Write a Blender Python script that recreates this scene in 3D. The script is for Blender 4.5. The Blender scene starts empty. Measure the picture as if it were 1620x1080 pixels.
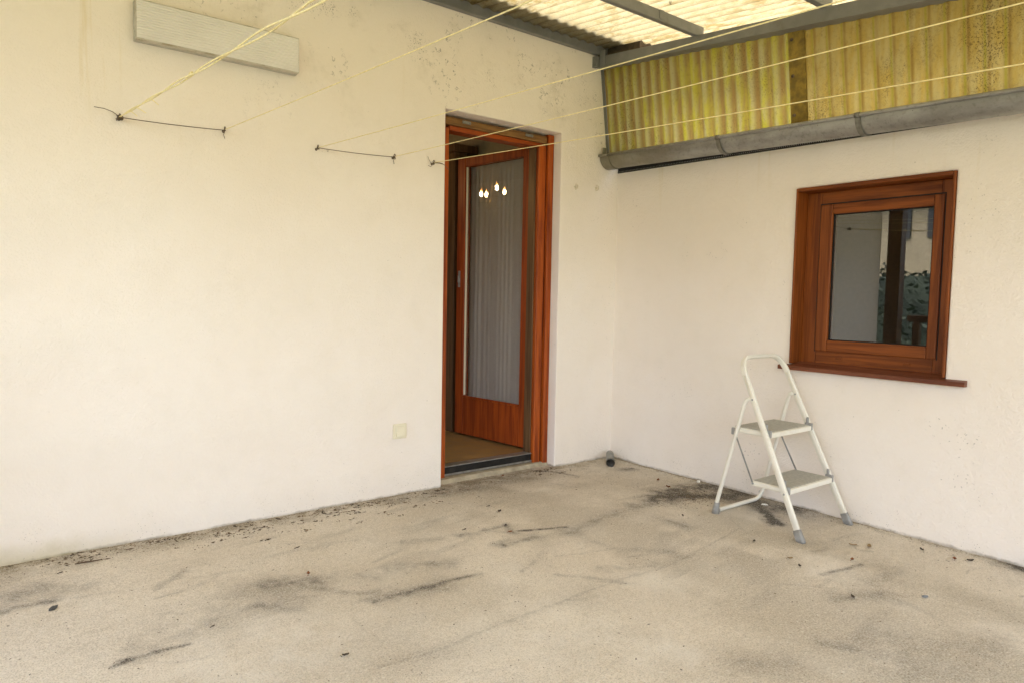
import bpy, bmesh, math, random
import numpy as np
from mathutils import Vector, Matrix
R = math.radians
random.seed(7)
sc = bpy.context.scene
COL = sc.collection
PI = math.pi

# ------------------------------------------------------------------ helpers
class MB:
    def __init__(self): self.v = []; self.f = []; self.s = []
    def add(self, vs, fs, smooth=False):
        b = len(self.v)
        self.v += [tuple(p) for p in vs]
        self.f += [tuple(b + i for i in f) for f in fs]
        self.s += [smooth] * len(fs)
        return self
    def box(self, x0, x1, y0, y1, z0, z1, bev=0.0):
        x0, x1 = min(x0, x1), max(x0, x1); y0, y1 = min(y0, y1), max(y0, y1); z0, z1 = min(z0, z1), max(z0, z1)
        if bev <= 0:
            v = [(x0,y0,z0),(x1,y0,z0),(x1,y1,z0),(x0,y1,z0),(x0,y0,z1),(x1,y0,z1),(x1,y1,z1),(x0,y1,z1)]
            return self.add(v, [(0,3,2,1),(4,5,6,7),(0,1,5,4),(1,2,6,5),(2,3,7,6),(3,0,4,7)])
        bm = bmesh.new()
        bmesh.ops.create_cube(bm, size=1, matrix=Matrix.Translation(((x0+x1)/2,(y0+y1)/2,(z0+z1)/2)) @ Matrix.Diagonal((x1-x0,y1-y0,z1-z0,1)))
        bev = min(bev, .45*min(x1-x0, y1-y0, z1-z0))
        bmesh.ops.bevel(bm, geom=list(bm.edges), offset=bev, segments=2, profile=.5, affect='EDGES')
        bm.verts.index_update()
        self.add([p.co[:] for p in bm.verts], [[p.index for p in f.verts] for f in bm.faces])
        bm.free(); return self
    def sweep(self, pts, prof, N=None, closed=False, caps=True, smooth=True, scale=None):
        """prof: list of (a,b); a along N (or an automatic frame), b along T x N"""
        P = [Vector(p) for p in pts]; n = len(P); m = len(prof); b0 = len(self.v)
        vs = []
        pn = None
        for i, p in enumerate(P):
            if closed: t = P[(i+1) % n] - P[i-1]
            else: t = P[min(i+1, n-1)] - P[max(i-1, 0)]
            t.normalize()
            if N is not None: nn = Vector(N)
            else:
                if pn is None:
                    nn = Vector((0,0,1)) if abs(t.z) < .9 else Vector((1,0,0))
                else: nn = pn
            nn = (nn - t * nn.dot(t)).normalized(); pn = nn
            bb = t.cross(nn)
            k = scale[i] if scale else 1
            # keep width in mitred bends
            for a, b in prof: vs.append(p + nn * a * k + bb * b * k)
        fs = []
        for i in range(n if closed else n - 1):
            j = (i + 1) % n
            for q in range(m):
                r = (q + 1) % m
                fs.append((i*m+q, i*m+r, j*m+r, j*m+q))
        self.add(vs, fs, smooth)
        if caps and not closed:
            self.f.append(tuple(b0 + q for q in reversed(range(m)))); self.s.append(False)
            self.f.append(tuple(b0 + (n-1)*m + q for q in range(m))); self.s.append(False)
        return self
    def tube(self, pts, r, seg=10, **k):
        return self.sweep(pts, [(r*math.cos(2*PI*i/seg), r*math.sin(2*PI*i/seg)) for i in range(seg)], **k)
    def lathe(self, prof, origin, axis='z', seg=16, smooth=True):
        """prof list of (radius, height)"""
        o = Vector(origin); vs = []
        for r, h in prof:
            for i in range(seg):
                a = 2*PI*i/seg; c, s = r*math.cos(a), r*math.sin(a)
                vs.append(o + (Vector((c,s,h)) if axis == 'z' else Vector((h,c,s)) if axis == 'x' else Vector((s,h,c))))
        fs = [(k*seg+i, k*seg+(i+1) % seg, (k+1)*seg+(i+1) % seg, (k+1)*seg+i) for k in range(len(prof)-1) for i in range(seg)]
        self.add(vs, fs, smooth); return self
    def blob(self, c, rx, ry, rz, rough=.25, rot=0, sub=2, flat=False):
        bm = bmesh.new(); bmesh.ops.create_icosphere(bm, subdivisions=sub, radius=1)
        ca, sa = math.cos(rot), math.sin(rot); vs = []
        for p in bm.verts:
            k = 1 + random.uniform(-rough, rough)
            x, y, z = p.co.x*rx*k, p.co.y*ry*k, p.co.z*rz*k
            vs.append((c[0]+ca*x-sa*y, c[1]+sa*x+ca*y, c[2]+z))
        bm.verts.index_update()
        self.add(vs, [[p.index for p in f.verts] for f in bm.faces], not flat); bm.free(); return self
    def build(self, name, mat, parent=None, loc=None, rotz=0):
        me = bpy.data.meshes.new(name)
        me.from_pydata(self.v, [], self.f)
        me.polygons.foreach_set('use_smooth', self.s)
        me.update()
        if mat: me.materials.append(mat)
        o = bpy.data.objects.new(name, me); COL.objects.link(o)
        if parent: o.parent = parent
        if loc: o.location = loc
        if rotz: o.rotation_euler.z = rotz
        return o

def tag(o, label=None, cat=None, group=None, kind=None):
    if label: o['label'] = label
    if cat: o['category'] = cat
    if group: o['group'] = group
    if kind: o['kind'] = kind
    return o
def thing(name, label, cat, loc=(0,0,0), rotz=0, group=None):
    o = bpy.data.objects.new(name, None); COL.objects.link(o); o.empty_display_size = .1
    o.location = loc; o.rotation_euler.z = rotz
    return tag(o, label, cat, group)
def rrect(w, h, r, n=3):
    """rounded rectangle profile, w along a, h along b"""
    p = []
    for cx, cy, a0 in ((w/2-r, h/2-r, 0), (-w/2+r, h/2-r, 90), (-w/2+r, -h/2+r, 180), (w/2-r, -h/2+r, 270)):
        for i in range(n+1):
            a = R(a0 + 90*i/n); p.append((cx + r*math.cos(a), cy + r*math.sin(a)))
    return p

# ------------------------------------------------------------------ materials
class NT:
    def __init__(self, name):
        self.m = bpy.data.materials.new(name); self.m.use_nodes = True
        self.t = self.m.node_tree; self.t.nodes.clear()
        self.out = self.n('ShaderNodeOutputMaterial')
        self.co = self.n('ShaderNodeTexCoord').outputs['Object']
    def n(self, ty, **k):
        o = self.t.nodes.new(ty)
        for a, b in k.items(): setattr(o, a, b)
        return o
    def set(self, sock, v):
        if isinstance(v, bpy.types.NodeSocket): self.t.links.new(v, sock)
        elif v is not None:
            if hasattr(sock.default_value, '__len__') and not hasattr(v, '__len__'): v = (v,)*len(sock.default_value)
            if hasattr(v, '__len__') and len(v) == 3 and len(sock.default_value) == 4: v = (*v, 1)
            sock.default_value = v
    def math(self, op, a, b=None, c=None, clamp=False):
        o = self.n('ShaderNodeMath', operation=op, use_clamp=clamp)
        self.set(o.inputs[0], a)
        if b is not None: self.set(o.inputs[1], b)
        if c is not None: self.set(o.inputs[2], c)
        return o.outputs[0]
    def mul(self, a, b): return self.math('MULTIPLY', a, b)
    def map(self, scale=(1,1,1), loc=(0,0,0), rot=(0,0,0), vec=None):
        o = self.n('ShaderNodeMapping'); self.set(o.inputs[0], vec or self.co)
        o.inputs['Scale'].default_value = scale; o.inputs['Location'].default_value = loc; o.inputs['Rotation'].default_value = rot
        return o.outputs[0]
    def noise(self, scale, detail=4, rough=.55, vec=None, dist=0):
        o = self.n('ShaderNodeTexNoise'); self.set(o.inputs['Vector'], vec or self.co)
        o.inputs['Scale'].default_value = scale; o.inputs['Detail'].default_value = detail; o.inputs['Roughness'].default_value = rough; o.inputs['Distortion'].default_value = dist
        return o.outputs[0]
    def voro(self, scale, vec=None, feature='F1', rnd=1):
        o = self.n('ShaderNodeTexVoronoi', feature=feature); self.set(o.inputs['Vector'], vec or self.co)
        o.inputs['Scale'].default_value = scale; o.inputs['Randomness'].default_value = rnd
        return o.outputs['Distance']
    def ramp(self, v, a, b, lo=0., hi=1., smooth=True):
        o = self.n('ShaderNodeMapRange', interpolation_type='SMOOTHSTEP' if smooth else 'LINEAR', clamp=True)
        self.set(o.inputs[0], v); o.inputs[1].default_value = a; o.inputs[2].default_value = b; o.inputs[3].default_value = lo; o.inputs[4].default_value = hi
        return o.outputs[0]
    def mix(self, f, a, b, mode='MIX'):
        o = self.n('ShaderNodeMix', data_type='RGBA', blend_type=mode)
        self.set(o.inputs[0], f); self.set(o.inputs[6], a); self.set(o.inputs[7], b)
        return o.outputs[2]
    def xyz(self, vec=None):
        o = self.n('ShaderNodeSeparateXYZ'); self.set(o.inputs[0], vec or self.co); return o.outputs
    def bump(self, h, strength=.3, dist=.002, normal=None):
        o = self.n('ShaderNodeBump'); self.set(o.inputs['Height'], h)
        o.inputs['Strength'].default_value = strength; o.inputs['Distance'].default_value = dist
        if normal: self.set(o.inputs['Normal'], normal)
        return o.outputs[0]
    def bsdf(self, col, rough=.6, metal=0, normal=None, spec=.5, emit=None, es=0, coat=0):
        o = self.n('ShaderNodeBsdfPrincipled')
        self.set(o.inputs['Base Color'], col); self.set(o.inputs['Roughness'], rough); self.set(o.inputs['Metallic'], metal)
        o.inputs['Specular IOR Level'].default_value = spec
        o.inputs['Coat Weight'].default_value = coat; o.inputs['Coat Roughness'].default_value = .25
        if normal: self.set(o.inputs['Normal'], normal)
        if emit: self.set(o.inputs['Emission Color'], emit); o.inputs['Emission Strength'].default_value = es
        return o.outputs[0]
    def done(self, sh):
        self.t.links.new(sh, self.out.inputs[0]); return self.m

def m_plain(name, col, rough=.6, metal=0, var=.12, scale=30, bump=0., spec=.5, coat=0, dirt=None, dirtamt=.4):
    t = NT(name)
    n = t.noise(scale, 5)
    c = t.mix(t.ramp(n, .3, .7), [x*(1-var) for x in col], [min(1, x*(1+var)) for x in col])
    if dirt:
        d = t.ramp(t.noise(9, 6, .65), .5, .75, 0, dirtamt)
        c = t.mix(d, c, dirt)
    nm = t.bump(t.noise(scale*4, 3), bump, .001) if bump else None
    return t.done(t.bsdf(c, t.ramp(n, .2, .8, rough*.85, min(1, rough*1.15)), metal, nm, spec, coat=coat))

def m_wood(name, axis, col, dark, rough=.42, coat=.06):
    t = NT(name)
    sc_ = [34, 34, 34]; sc_['xyz'.index(axis)] = 1.6
    v = t.map(scale=sc_)
    g = t.noise(1.0, 6, .6, v, .6)
    sc2 = [150, 150, 150]; sc2['xyz'.index(axis)] = 6
    g2 = t.noise(1.0, 3, .6, t.map(scale=sc2))
    big = t.noise(2.2, 3)
    c = t.mix(t.ramp(g, .36, .60), dark, col)
    c = t.mix(t.ramp(g2, .45, .75, 0, .4), c, [x*.55 for x in dark])
    c = t.mix(t.ramp(big, .35, .7, 0, .35), c, [x*.62 for x in col])
    # weather scuffs
    sp = t.ramp(t.voro(60), .0, .12, 1, 0)
    sp = t.mul(sp, t.ramp(t.noise(6, 3), .55, .68))
    c = t.mix(t.mul(sp, .7), c, (.02, .012, .008))
    h = t.math('ADD', g, t.mul(g2, .5))
    return t.done(t.bsdf(c, t.ramp(g, .3, .7, rough*1.2, rough*.8), 0, t.bump(h, .35, .0006), .28, coat=coat))

# --- plaster
def m_plaster(name, side):
    t = NT(name)
    X, Y, Z = t.xyz()
    big = t.noise(.9, 4, .6)
    mid = t.noise(6, 5, .6)
    c = t.mix(t.ramp(big, .3, .7), (.855, .778, .70), (.885, .822, .76))
    c = t.mix(t.ramp(mid, .45, .75, 0, .18), c, (.75, .69, .60))
    # paler low down, blending to a yellower tone towards the top
    c = t.mix(t.ramp(t.math('ADD', Z, t.mul(mid, .5)), .7, 2.4, 0, .2), c, (.82, .73, .60))
    U = X if side == 'A' else Y
    # yellow run-down streaks
    sv = t.n('ShaderNodeCombineXYZ'); t.set(sv.inputs[0], t.mul(U, 9)); t.set(sv.inputs[2], t.mul(Z, .5))
    st = t.ramp(t.noise(1.6, 4, .6, sv.outputs[0]), .60, .74)
    st = t.mul(st, t.ramp(Z, 1.5, 2.7))
    if side == 'A': st = t.mul(st, t.ramp(X, -3.0, -2.6, 1, .15))
    c = t.mix(t.mul(st, .85), c, (.66, .52, .24))
    # mildew specks, clustered high on the wall
    def specks(scale, r0, clus_scale, c0, c1, extra):
        d = t.voro(scale, t.n_warp)
        k = t.ramp(d, r0*.5, r0, 1, 0)
        return t.mul(k, t.mul(t.ramp(t.noise(clus_scale, 4, .6), c0, c1), extra))
    wv = t.n('ShaderNodeVectorMath', operation='ADD')
    no = t.n('ShaderNodeTexNoise'); t.set(no.inputs['Vector'], t.co); no.inputs['Scale'].default_value = 22; no.inputs['Detail'].default_value = 3
    ws = t.n('ShaderNodeVectorMath', operation='SCALE'); t.set(ws.inputs[0], no.outputs['Color']); ws.inputs['Scale'].default_value = .045
    t.set(wv.inputs[0], t.co); t.set(wv.inputs[1], ws.outputs[0]); t.n_warp = wv.outputs[0]
    hi = t.ramp(Z, 1.75, 2.55)
    if side == 'A':
        hi = t.mul(hi, t.ramp(X, -3.1, -2.4))
        m1 = t.mul(t.ramp(t.noise(58, 5, .72, t.n_warp), .63, .67), t.mul(t.ramp(t.noise(4.2, 4, .6), .54, .64), hi))
        m2 = specks(95, .34, 3.0, .565, .66, hi)
        # thin broken hair lines of mould
        ln = t.math('ABSOLUTE', t.math('SUBTRACT', t.noise(7, 5, .7, t.n_warp), .5))
        ln = t.mul(t.ramp(ln, .004, .016, 1, 0), t.mul(t.ramp(t.noise(26, 2), .5, .56), t.mul(t.ramp(t.noise(2.6, 3), .50, .6), hi)))
        c = t.mix(t.mul(t.mul(t.ramp(t.noise(4.2, 4, .6), .52, .68), hi), t.ramp(t.noise(24, 5, .7), .4, .7, .08, .34)), c, (.42, .36, .26))
        m = t.math('MAXIMUM', t.math('MAXIMUM', m1, m2), ln)
        # denser at the corner and beside the side screen
        cn = t.mul(t.ramp(X, -.55, -.1), t.ramp(Z, .2, 2.0, .35, 1))
        m = t.math('MAXIMUM', m, specks(70, .2, 7, .50, .62, cn))
    else:
        m = specks(55, .22, 3.0, .57, .68, t.ramp(Z, 0, 2.0, .75, .45))
    few = specks(14, .045, 1.7, .42, .62, .75 if side == 'B' else t.ramp(X, -3.3, -2.2, .15, .8))
    m = t.math('MAXIMUM', m, few)
    c = t.mix(t.mul(m, .62), c, (.07, .055, .04))
    # splash dirt at the foot of the wall
    zz = t.math('SUBTRACT', Z, t.mul(t.noise(20, 6, .7), .030))
    ft = t.ramp(zz, -.014, .001, 1, 0)
    c = t.mix(t.mul(ft, t.ramp(t.noise(4.5, 4, .6), .36, .62, .12, .75)), c, (.22, .18, .12))
    ft2 = t.mul(t.ramp(t.voro(85), .05, .2, 1, 0), t.mul(t.ramp(Z, .02, .20, 1, 0), t.ramp(t.noise(6, 3), .46, .6)))
    c = t.mix(t.mul(ft2, .7), c, (.08, .06, .04))
    if side == 'A':
        gm = t.mul(t.ramp(t.math('ADD', Z, t.mul(mid, .12)), .06, .16, 1, 0), t.ramp(X, -3.4, -2.9, 1, 0))
        c = t.mix(t.mul(gm, .45), c, (.45, .38, .16))
    # trowelled / rolled texture
    h1 = t.noise(70, 4, .6); h2 = t.voro(120); h3 = t.noise(9, 3)
    h = t.math('ADD', t.math('ADD', t.mul(h1, 1.1), t.mul(h2, .6)), t.math('ADD', t.mul(h3, 2.2), t.mul(t.noise(28, 4, .6), 1.3)))
    return t.done(t.bsdf(c, .93, 0, t.bump(h, .62, .0034), .2))

MAT = {}
MAT['plasterA'] = m_plaster('plaster_cream_streaked', 'A')
MAT['plasterB'] = m_plaster('plaster_cream', 'B')
OR, DK = (.43, .088, .010), (.20, .033, .005)
for ax in 'xyz':
    MAT['wood_'+ax] = m_wood('stained_wood_'+ax, ax, OR, DK)
    MAT['brown_'+ax] = m_wood('window_wood_'+ax, ax, (.265, .070, .010), (.135, .032, .005), .5, .05)
    MAT['red_'+ax] = m_wood('door_wood_'+ax, ax, (.38, .071, .009), (.19, .029, .004), .4, .08)
MAT['board'] = m_wood('weathered_board', 'x', (.30, .155, .05), (.15, .07, .025), .55, 0)
MAT['sill'] = m_wood('weathered_sill', 'y', (.20, .065, .03), (.12, .035, .018), .5, .1)
MAT['interior_wood'] = m_wood('interior_wood', 'z', (.16, .085, .035), (.09, .045, .02), .5, .05)
MAT['lino'] = m_plain('brown_floor_covering', (.30, .175, .06), .5, var=.15, scale=14, bump=.1)
MAT['dark_plaster'] = m_plain('room_paint', (.34, .28, .2), .9, var=.08)
MAT['ceilwood'] = m_wood('ceiling_wood', 'x', (.12, .06, .025), (.07, .03, .012), .6, 0)
MAT['steel'] = m_plain('grey_painted_steel', (.205, .205, .195), .5, .0, .10, 18, .15, dirt=(.10, .085, .06), dirtamt=.45)
MAT['black_metal'] = m_plain('black_rubber', (.014, .013, .012), .6, 0, .35, 40, .3, spec=.25, dirt=(.09, .08, .065), dirtamt=.3)
MAT['alu'] = m_plain('dull_aluminium', (.32, .31, .29), .45, .7, .2, 30, .2)
MAT['white_metal'] = m_plain('cream_white_enamel', (.80, .77, .68), .38, 0, .03, 9, 0, dirt=(.50, .41, .26), dirtamt=.3)
MAT['mat_grey'] = m_plain('ribbed_grey_tread', (.44, .42, .36), .75, 0, .12, 60, .3, dirt=(.55, .52, .45), dirtamt=.3)
MAT['grey_plastic'] = m_plain('grey_plastic', (.30, .295, .28), .55, 0, .12, 30, .1)
MAT['rod'] = m_plain('dull_rod', (.35, .35, .34), .4, .6, .15, 40)
MAT['cream_plastic'] = m_plain('cream_plastic', (.78, .72, .55), .35, 0, .04, 10, 0)
MAT['cord'] = m_plain('yellow_cord', (.82, .71, .36), .6, 0, .12, 90, .3)
MAT['wire'] = m_plain('rusty_wire', (.16, .12, .085), .7, .4, .3, 80)
MAT['hook'] = m_plain('painted_hook', (.48, .42, .33), .7, .2, .3, 120, .2)
MAT['paint_ring'] = m_plain('overpainted_metal', (.70, .63, .50), .8, 0, .1, 80, .3)
MAT['pipe'] = m_plain('grey_pipe', (.24, .24, .225), .6, 0, .3, 40, .3, dirt=(.3, .26, .2), dirtamt=.5)
MAT['stone'] = m_plain('slate', (.06, .06, .06), .7, 0, .3, 60, .4)
MAT['stone2'] = m_plain('grey_pebble', (.19, .20, .215), .7, 0, .2, 60, .3)
MAT['leaf'] = m_plain('dry_leaf', (.22, .075, .022), .7, 0, .35, 90, .3)
MAT['leafdark'] = m_plain('rotten_leaf', (.055, .038, .024), .8, 0, .35, 90, .3)
MAT['leaftan'] = m_plain('tan_leaf', (.30, .20, .085), .8, 0, .3, 90, .3)
MAT['chip'] = m_plain('plaster_chip', (.72, .69, .62), .9, 0, .08, 60, .3)
MAT['twig'] = m_plain('twig_bark', (.10, .065, .04), .9, 0, .3, 60, .4)
MAT['crumb'] = m_plain('dirt_crumb', (.14, .10, .064), .95, 0, .75, 22, .3)
MAT['concrete_ledge'] = m_plain('ledge_concrete', (.40, .345, .25), .9, 0, .18, 25, .4, dirt=(.20, .16, .10), dirtamt=.5)

def m_zinc():
    t = NT('weathered_zinc')
    X, Y, Z = t.xyz()
    n = t.noise(7, 6, .65, t.map(scale=(1, .6, 1.6))); n2 = t.noise(55, 4, .6)
    c = t.mix(t.ramp(n, .35, .68), (.27, .265, .25), (.40, .40, .385))
    c = t.mix(t.ramp(n2, .5, .75, 0, .35), c, (.10, .095, .08))
    # green-brown film towards the corner end
    mo = t.mul(t.ramp(Y, -.75, -.35), t.ramp(t.noise(5, 4), .25, .6, .55, 1))
    c = t.mix(t.mul(mo, .7), c, (.20, .175, .105))
    sp = t.mul(t.ramp(t.voro(45), .03, .13, 1, 0), t.ramp(t.noise(4, 3), .5, .65))
    c = t.mix(sp, c, (.07, .055, .04))
    return t.done(t.bsdf(c, t.ramp(n2, .3, .7, .38, .5), .5, t.bump(n, .12, .002), .5))
MAT['zinc'] = m_zinc(); MAT['strapm'] = m_plain('dull_strap_zinc', (.19, .185, .165), .6, .2, .25, 40, .2, dirt=(.13, .08, .05), dirtamt=.7)

def m_sheet(name, kind):
    """corrugated translucent fibreglass. roof: runs along y. side: ribs upright, pitch .076 along y"""
    t = NT(name)
    X, Y, Z = t.xyz()
    if kind == 'roof':
        sv = t.map(scale=(1, .28, 1))
        n = t.noise(34, 6, .7, sv); n2 = t.noise(110, 3, .7); n3 = t.noise(2.3, 4, .6)
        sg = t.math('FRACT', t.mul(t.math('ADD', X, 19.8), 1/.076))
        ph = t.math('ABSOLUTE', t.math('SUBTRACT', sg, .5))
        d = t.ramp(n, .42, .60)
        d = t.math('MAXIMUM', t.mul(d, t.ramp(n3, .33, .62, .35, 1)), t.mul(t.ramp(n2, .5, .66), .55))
        line = t.math('MAXIMUM', t.mul(t.ramp(sg, .56, .66), t.ramp(sg, .70, .78, 1, 0)), t.mul(t.ramp(sg, .15, .6), t.mul(t.ramp(sg, .60, .70, 1, 0), .45)))  # dirt line on one flank plus graded rib shading painted into the colour
        base = (.90, .80, .53)
        c = t.mix(t.mul(d, .75), base, (.46, .32, .08))
        c = t.mix(t.mul(t.mul(d, t.ramp(n, .6, .75)), .55), c, (.16, .11, .03))
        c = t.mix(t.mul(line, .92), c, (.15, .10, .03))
        bl = t.mul(t.ramp(t.noise(9, 4, .7), .66, .74), .75)
        c = t.mix(bl, c, (.05, .035, .015))
        fac = .72
    else:
        ph = t.math('FRACT', t.mul(t.math('ADD', Y, 18.6), 1/.076))
        ph = t.math('ABSOLUTE', t.math('SUBTRACT', ph, .5))
        groove = t.ramp(ph, .10, .42)
        sv = t.map(scale=(1, 1, .12))
        n = t.noise(26, 5, .65, sv); n2 = t.noise(150, 3, .7); n3 = t.noise(4, 5, .65, t.map(scale=(1, 1, .5)))
        if kind == 'green':
            crest, mid, brown = (.60, .53, .055), (.58, .50, .18), (.37, .23, .055)
            c = t.mix(t.ramp(n, .35, .62), crest, mid)
            c = t.mix(t.mul(groove, t.ramp(n, .3, .6, .45, .95)), c, brown)
        else:
            crest, mid, brown = (.53, .41, .125), (.50, .345, .065), (.30, .18, .035)
            c = t.mix(t.ramp(n, .35, .65), crest, mid)
            sg = t.math('FRACT', t.mul(t.math('ADD', t.math('ADD', Y, 18.6), t.mul(n3, .012)), 1/.076))
            c = t.mix(t.mul(t.mul(t.ramp(sg, .42, .60), t.ramp(sg, .60, .72, 1, 0)), t.ramp(n, .35, .6, .35, .85)), c, brown)
            c = t.mix(t.mul(t.mul(t.ramp(sg, .70, .80), t.ramp(sg, .84, .95, 1, 0)), .8), c, (.47, .40, .04))
        # dark lichen specks, heavier low down
        z = t.ramp(Z, 2.15, 2.5, 1, .25)
        sp = t.mul(t.ramp(n2, .54, .66) if kind == 'green' else t.ramp(n2, .50, .62), t.mul(t.ramp(n3, .44, .62), z))
        c = t.mix(t.mul(sp, .85), c, (.09, .05, .012))
        c = t.mix(t.ramp(t.noise(60, 4, .7), .5, .75, 0, .4), c, [x*.5 for x in brown])
        fac = .72
    tr = t.n('ShaderNodeBsdfTranslucent'); t.set(tr.inputs[0], t.mix(1.0, c, (.20, .19, .168) if kind == 'roof' else (.215, .215, .24), 'MULTIPLY'))
    df = t.bsdf(c, .55, 0, t.bump(n2, .3, .0015), .35)
    mx = t.n('ShaderNodeMixShader'); mx.inputs[0].default_value = 1-fac
    t.t.links.new(tr.outputs[0], mx.inputs[1]); t.t.links.new(df, mx.inputs[2])
    return t.done(mx.outputs[0])
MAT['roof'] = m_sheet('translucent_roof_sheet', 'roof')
MAT['green'] = m_sheet('translucent_yellow_green_sheet', 'green')
MAT['ochre'] = m_sheet('translucent_ochre_sheet', 'ochre')
MAT['flash'] = m_plain('old_fibre_cement', (.10, .075, .05), .9, 0, .3, 20, .3)
MAT['strip'] = m_plain('mossy_board', (.25, .17, .03), .85, 0, .3, 30, .4, dirt=(.10, .06, .015), dirtamt=.8)

def m_glass(name, tint, k):
    t = NT(name)
    fr = t.n('ShaderNodeFresnel'); fr.inputs[0].default_value = 1.5
    gm = t.n('ShaderNodeNewGeometry'); f = t.math('MULTIPLY', t.math('MULTIPLY', fr.outputs[0], k, clamp=True), t.math('SUBTRACT', 1, gm.outputs['Backfacing']))
    sm = t.noise(5, 4, .6)
    tr = t.n('ShaderNodeBsdfTransparent'); t.set(tr.inputs[0], tint)
    gl = t.n('ShaderNodeBsdfGlossy'); t.set(gl.inputs[0], (.95, .97, 1)); t.set(gl.inputs['Roughness'], t.ramp(sm, .4, .7, .0, .02))
    t.set(gl.inputs['Normal'], t.bump(t.noise(1.8, 1), .05, .004))
    mx = t.n('ShaderNodeMixShader'); t.set(mx.inputs[0], f)
    t.t.links.new(tr.outputs[0], mx.inputs[1]); t.t.links.new(gl.outputs[0], mx.inputs[2])
    return t.done(mx.outputs[0])
MAT['pane'] = m_glass('window_glass', (.75, .8, .82), 3.7)
MAT['doorpane'] = m_glass('door_glass', (.90, .88, .86), 1.7)

def m_curtain():
    t = NT('net_curtain')
    w = t.noise(260, 2); c = t.mix(t.ramp(w, .35, .65), (.74, .73, .71), (.90, .89, .87))
    a = t.bsdf(c, .9, 0, None, .1)
    tr = t.n('ShaderNodeBsdfTranslucent'); t.set(tr.inputs[0], c)
    mx = t.n('ShaderNodeMixShader'); mx.inputs[0].default_value = .35
    t.t.links.new(a, mx.inputs[1]); t.t.links.new(tr.outputs[0], mx.inputs[2])
    return t.done(mx.outputs[0])
MAT['curtain'] = m_curtain()
def m_bulb():
    t = NT('lit_candle_bulb')
    gz_ = t.xyz(t.n('ShaderNodeTexCoord').outputs['Generated'])[2]
    k = t.ramp(gz_, .35, .75)
    e = t.mix(k, (1, .66, .30), (.16, .05, .008))
    return t.done(t.bsdf((1, .9, .75), .3, emit=e, es=22))
MAT['bulb'] = m_bulb()
MAT['brass'] = m_plain('old_brass', (.35, .24, .09), .35, .8, .15, 30)

def m_floor():
    t = NT('worn_terrace_concrete')
    at = t.n('ShaderNodeAttribute', attribute_name='wear'); sp = t.n('ShaderNodeSeparateColor'); t.set(sp.inputs[0], at.outputs['Color'])
    dark, lite, brown = sp.outputs[0], sp.outputs[1], sp.outputs[2]
    g1 = t.noise(420, 2, .6); g2 = t.noise(150, 4, .65); g3 = t.noise(38, 5, .6); g4 = t.noise(1.1, 4, .6)
    v = t.voro(230)
    c = t.mix(t.ramp(g4, .32, .68), (.76, .675, .56), (.86, .785, .68))
    c = t.mix(t.ramp(g3, .4, .72, 0, .22), c, (.40, .345, .245))
    c = t.mix(t.ramp(g2, .46, .66, 0, .36), c, (.40, .34, .25))
    c = t.mix(t.ramp(t.noise(210, 2, .5), .53, .67, 0, .5), c, (.27, .22, .15))
    c = t.mix(t.ramp(t.noise(170, 2, .5, t.map(loc=(5, 3, 1))), .54, .66, 0, .55), c, (.78, .73, .62))
    c = t.mix(t.mul(t.ramp(v, .05, .22, 1, 0), t.ramp(g3, .42, .58, .05, .55)), c, (.68, .62, .50))
    pit = t.mul(t.ramp(t.voro(120), .05, .17, 1, 0), t.ramp(t.noise(16, 3), .5, .62))
    c = t.mix(t.mul(pit, .75), c, (.12, .10, .075))
    # efflorescence
    L = t.mul(lite, t.ramp(g2, .35, .62, .35, 1))
    c = t.mix(t.mul(L, .8), c, (.93, .90, .84))
    # brown organic film
    B = t.math('MULTIPLY', brown, t.ramp(g2, .30, .62, .45, 1.15), clamp=True)
    c = t.mix(t.mul(B, .9), c, (.175, .135, .068))
    # soot / rubbed-in dirt, broken up by the grain
    gr = t.math('ADD', t.mul(g2, .6), t.mul(g1, .4))
    D = t.math('MULTIPLY', dark, t.ramp(gr, .34, .60, .42, 1.2), clamp=True)
    c = t.mix(t.math('MULTIPLY', D, .95), c, (.036, .031, .026))
    g5 = t.noise(85, 3, .6, t.map(loc=(2, 7, 3)))
    c = t.mix(t.ramp(g5, .56, .72, 0, .32), c, (.40, .345, .26)); c = t.mix(t.ramp(g5, .44, .30, 0, .5), c, (.82, .79, .71))
    h = t.math('ADD', t.math('ADD', t.mul(g2, 1.2), t.mul(g1, .5)), t.math('ADD', t.mul(g3, 1.2), t.mul(g5, 1.6)))
    return t.done(t.bsdf(c, .92, 0, t.bump(h, .85, .0042), .25))
MAT['floor'] = m_floor()

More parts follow.
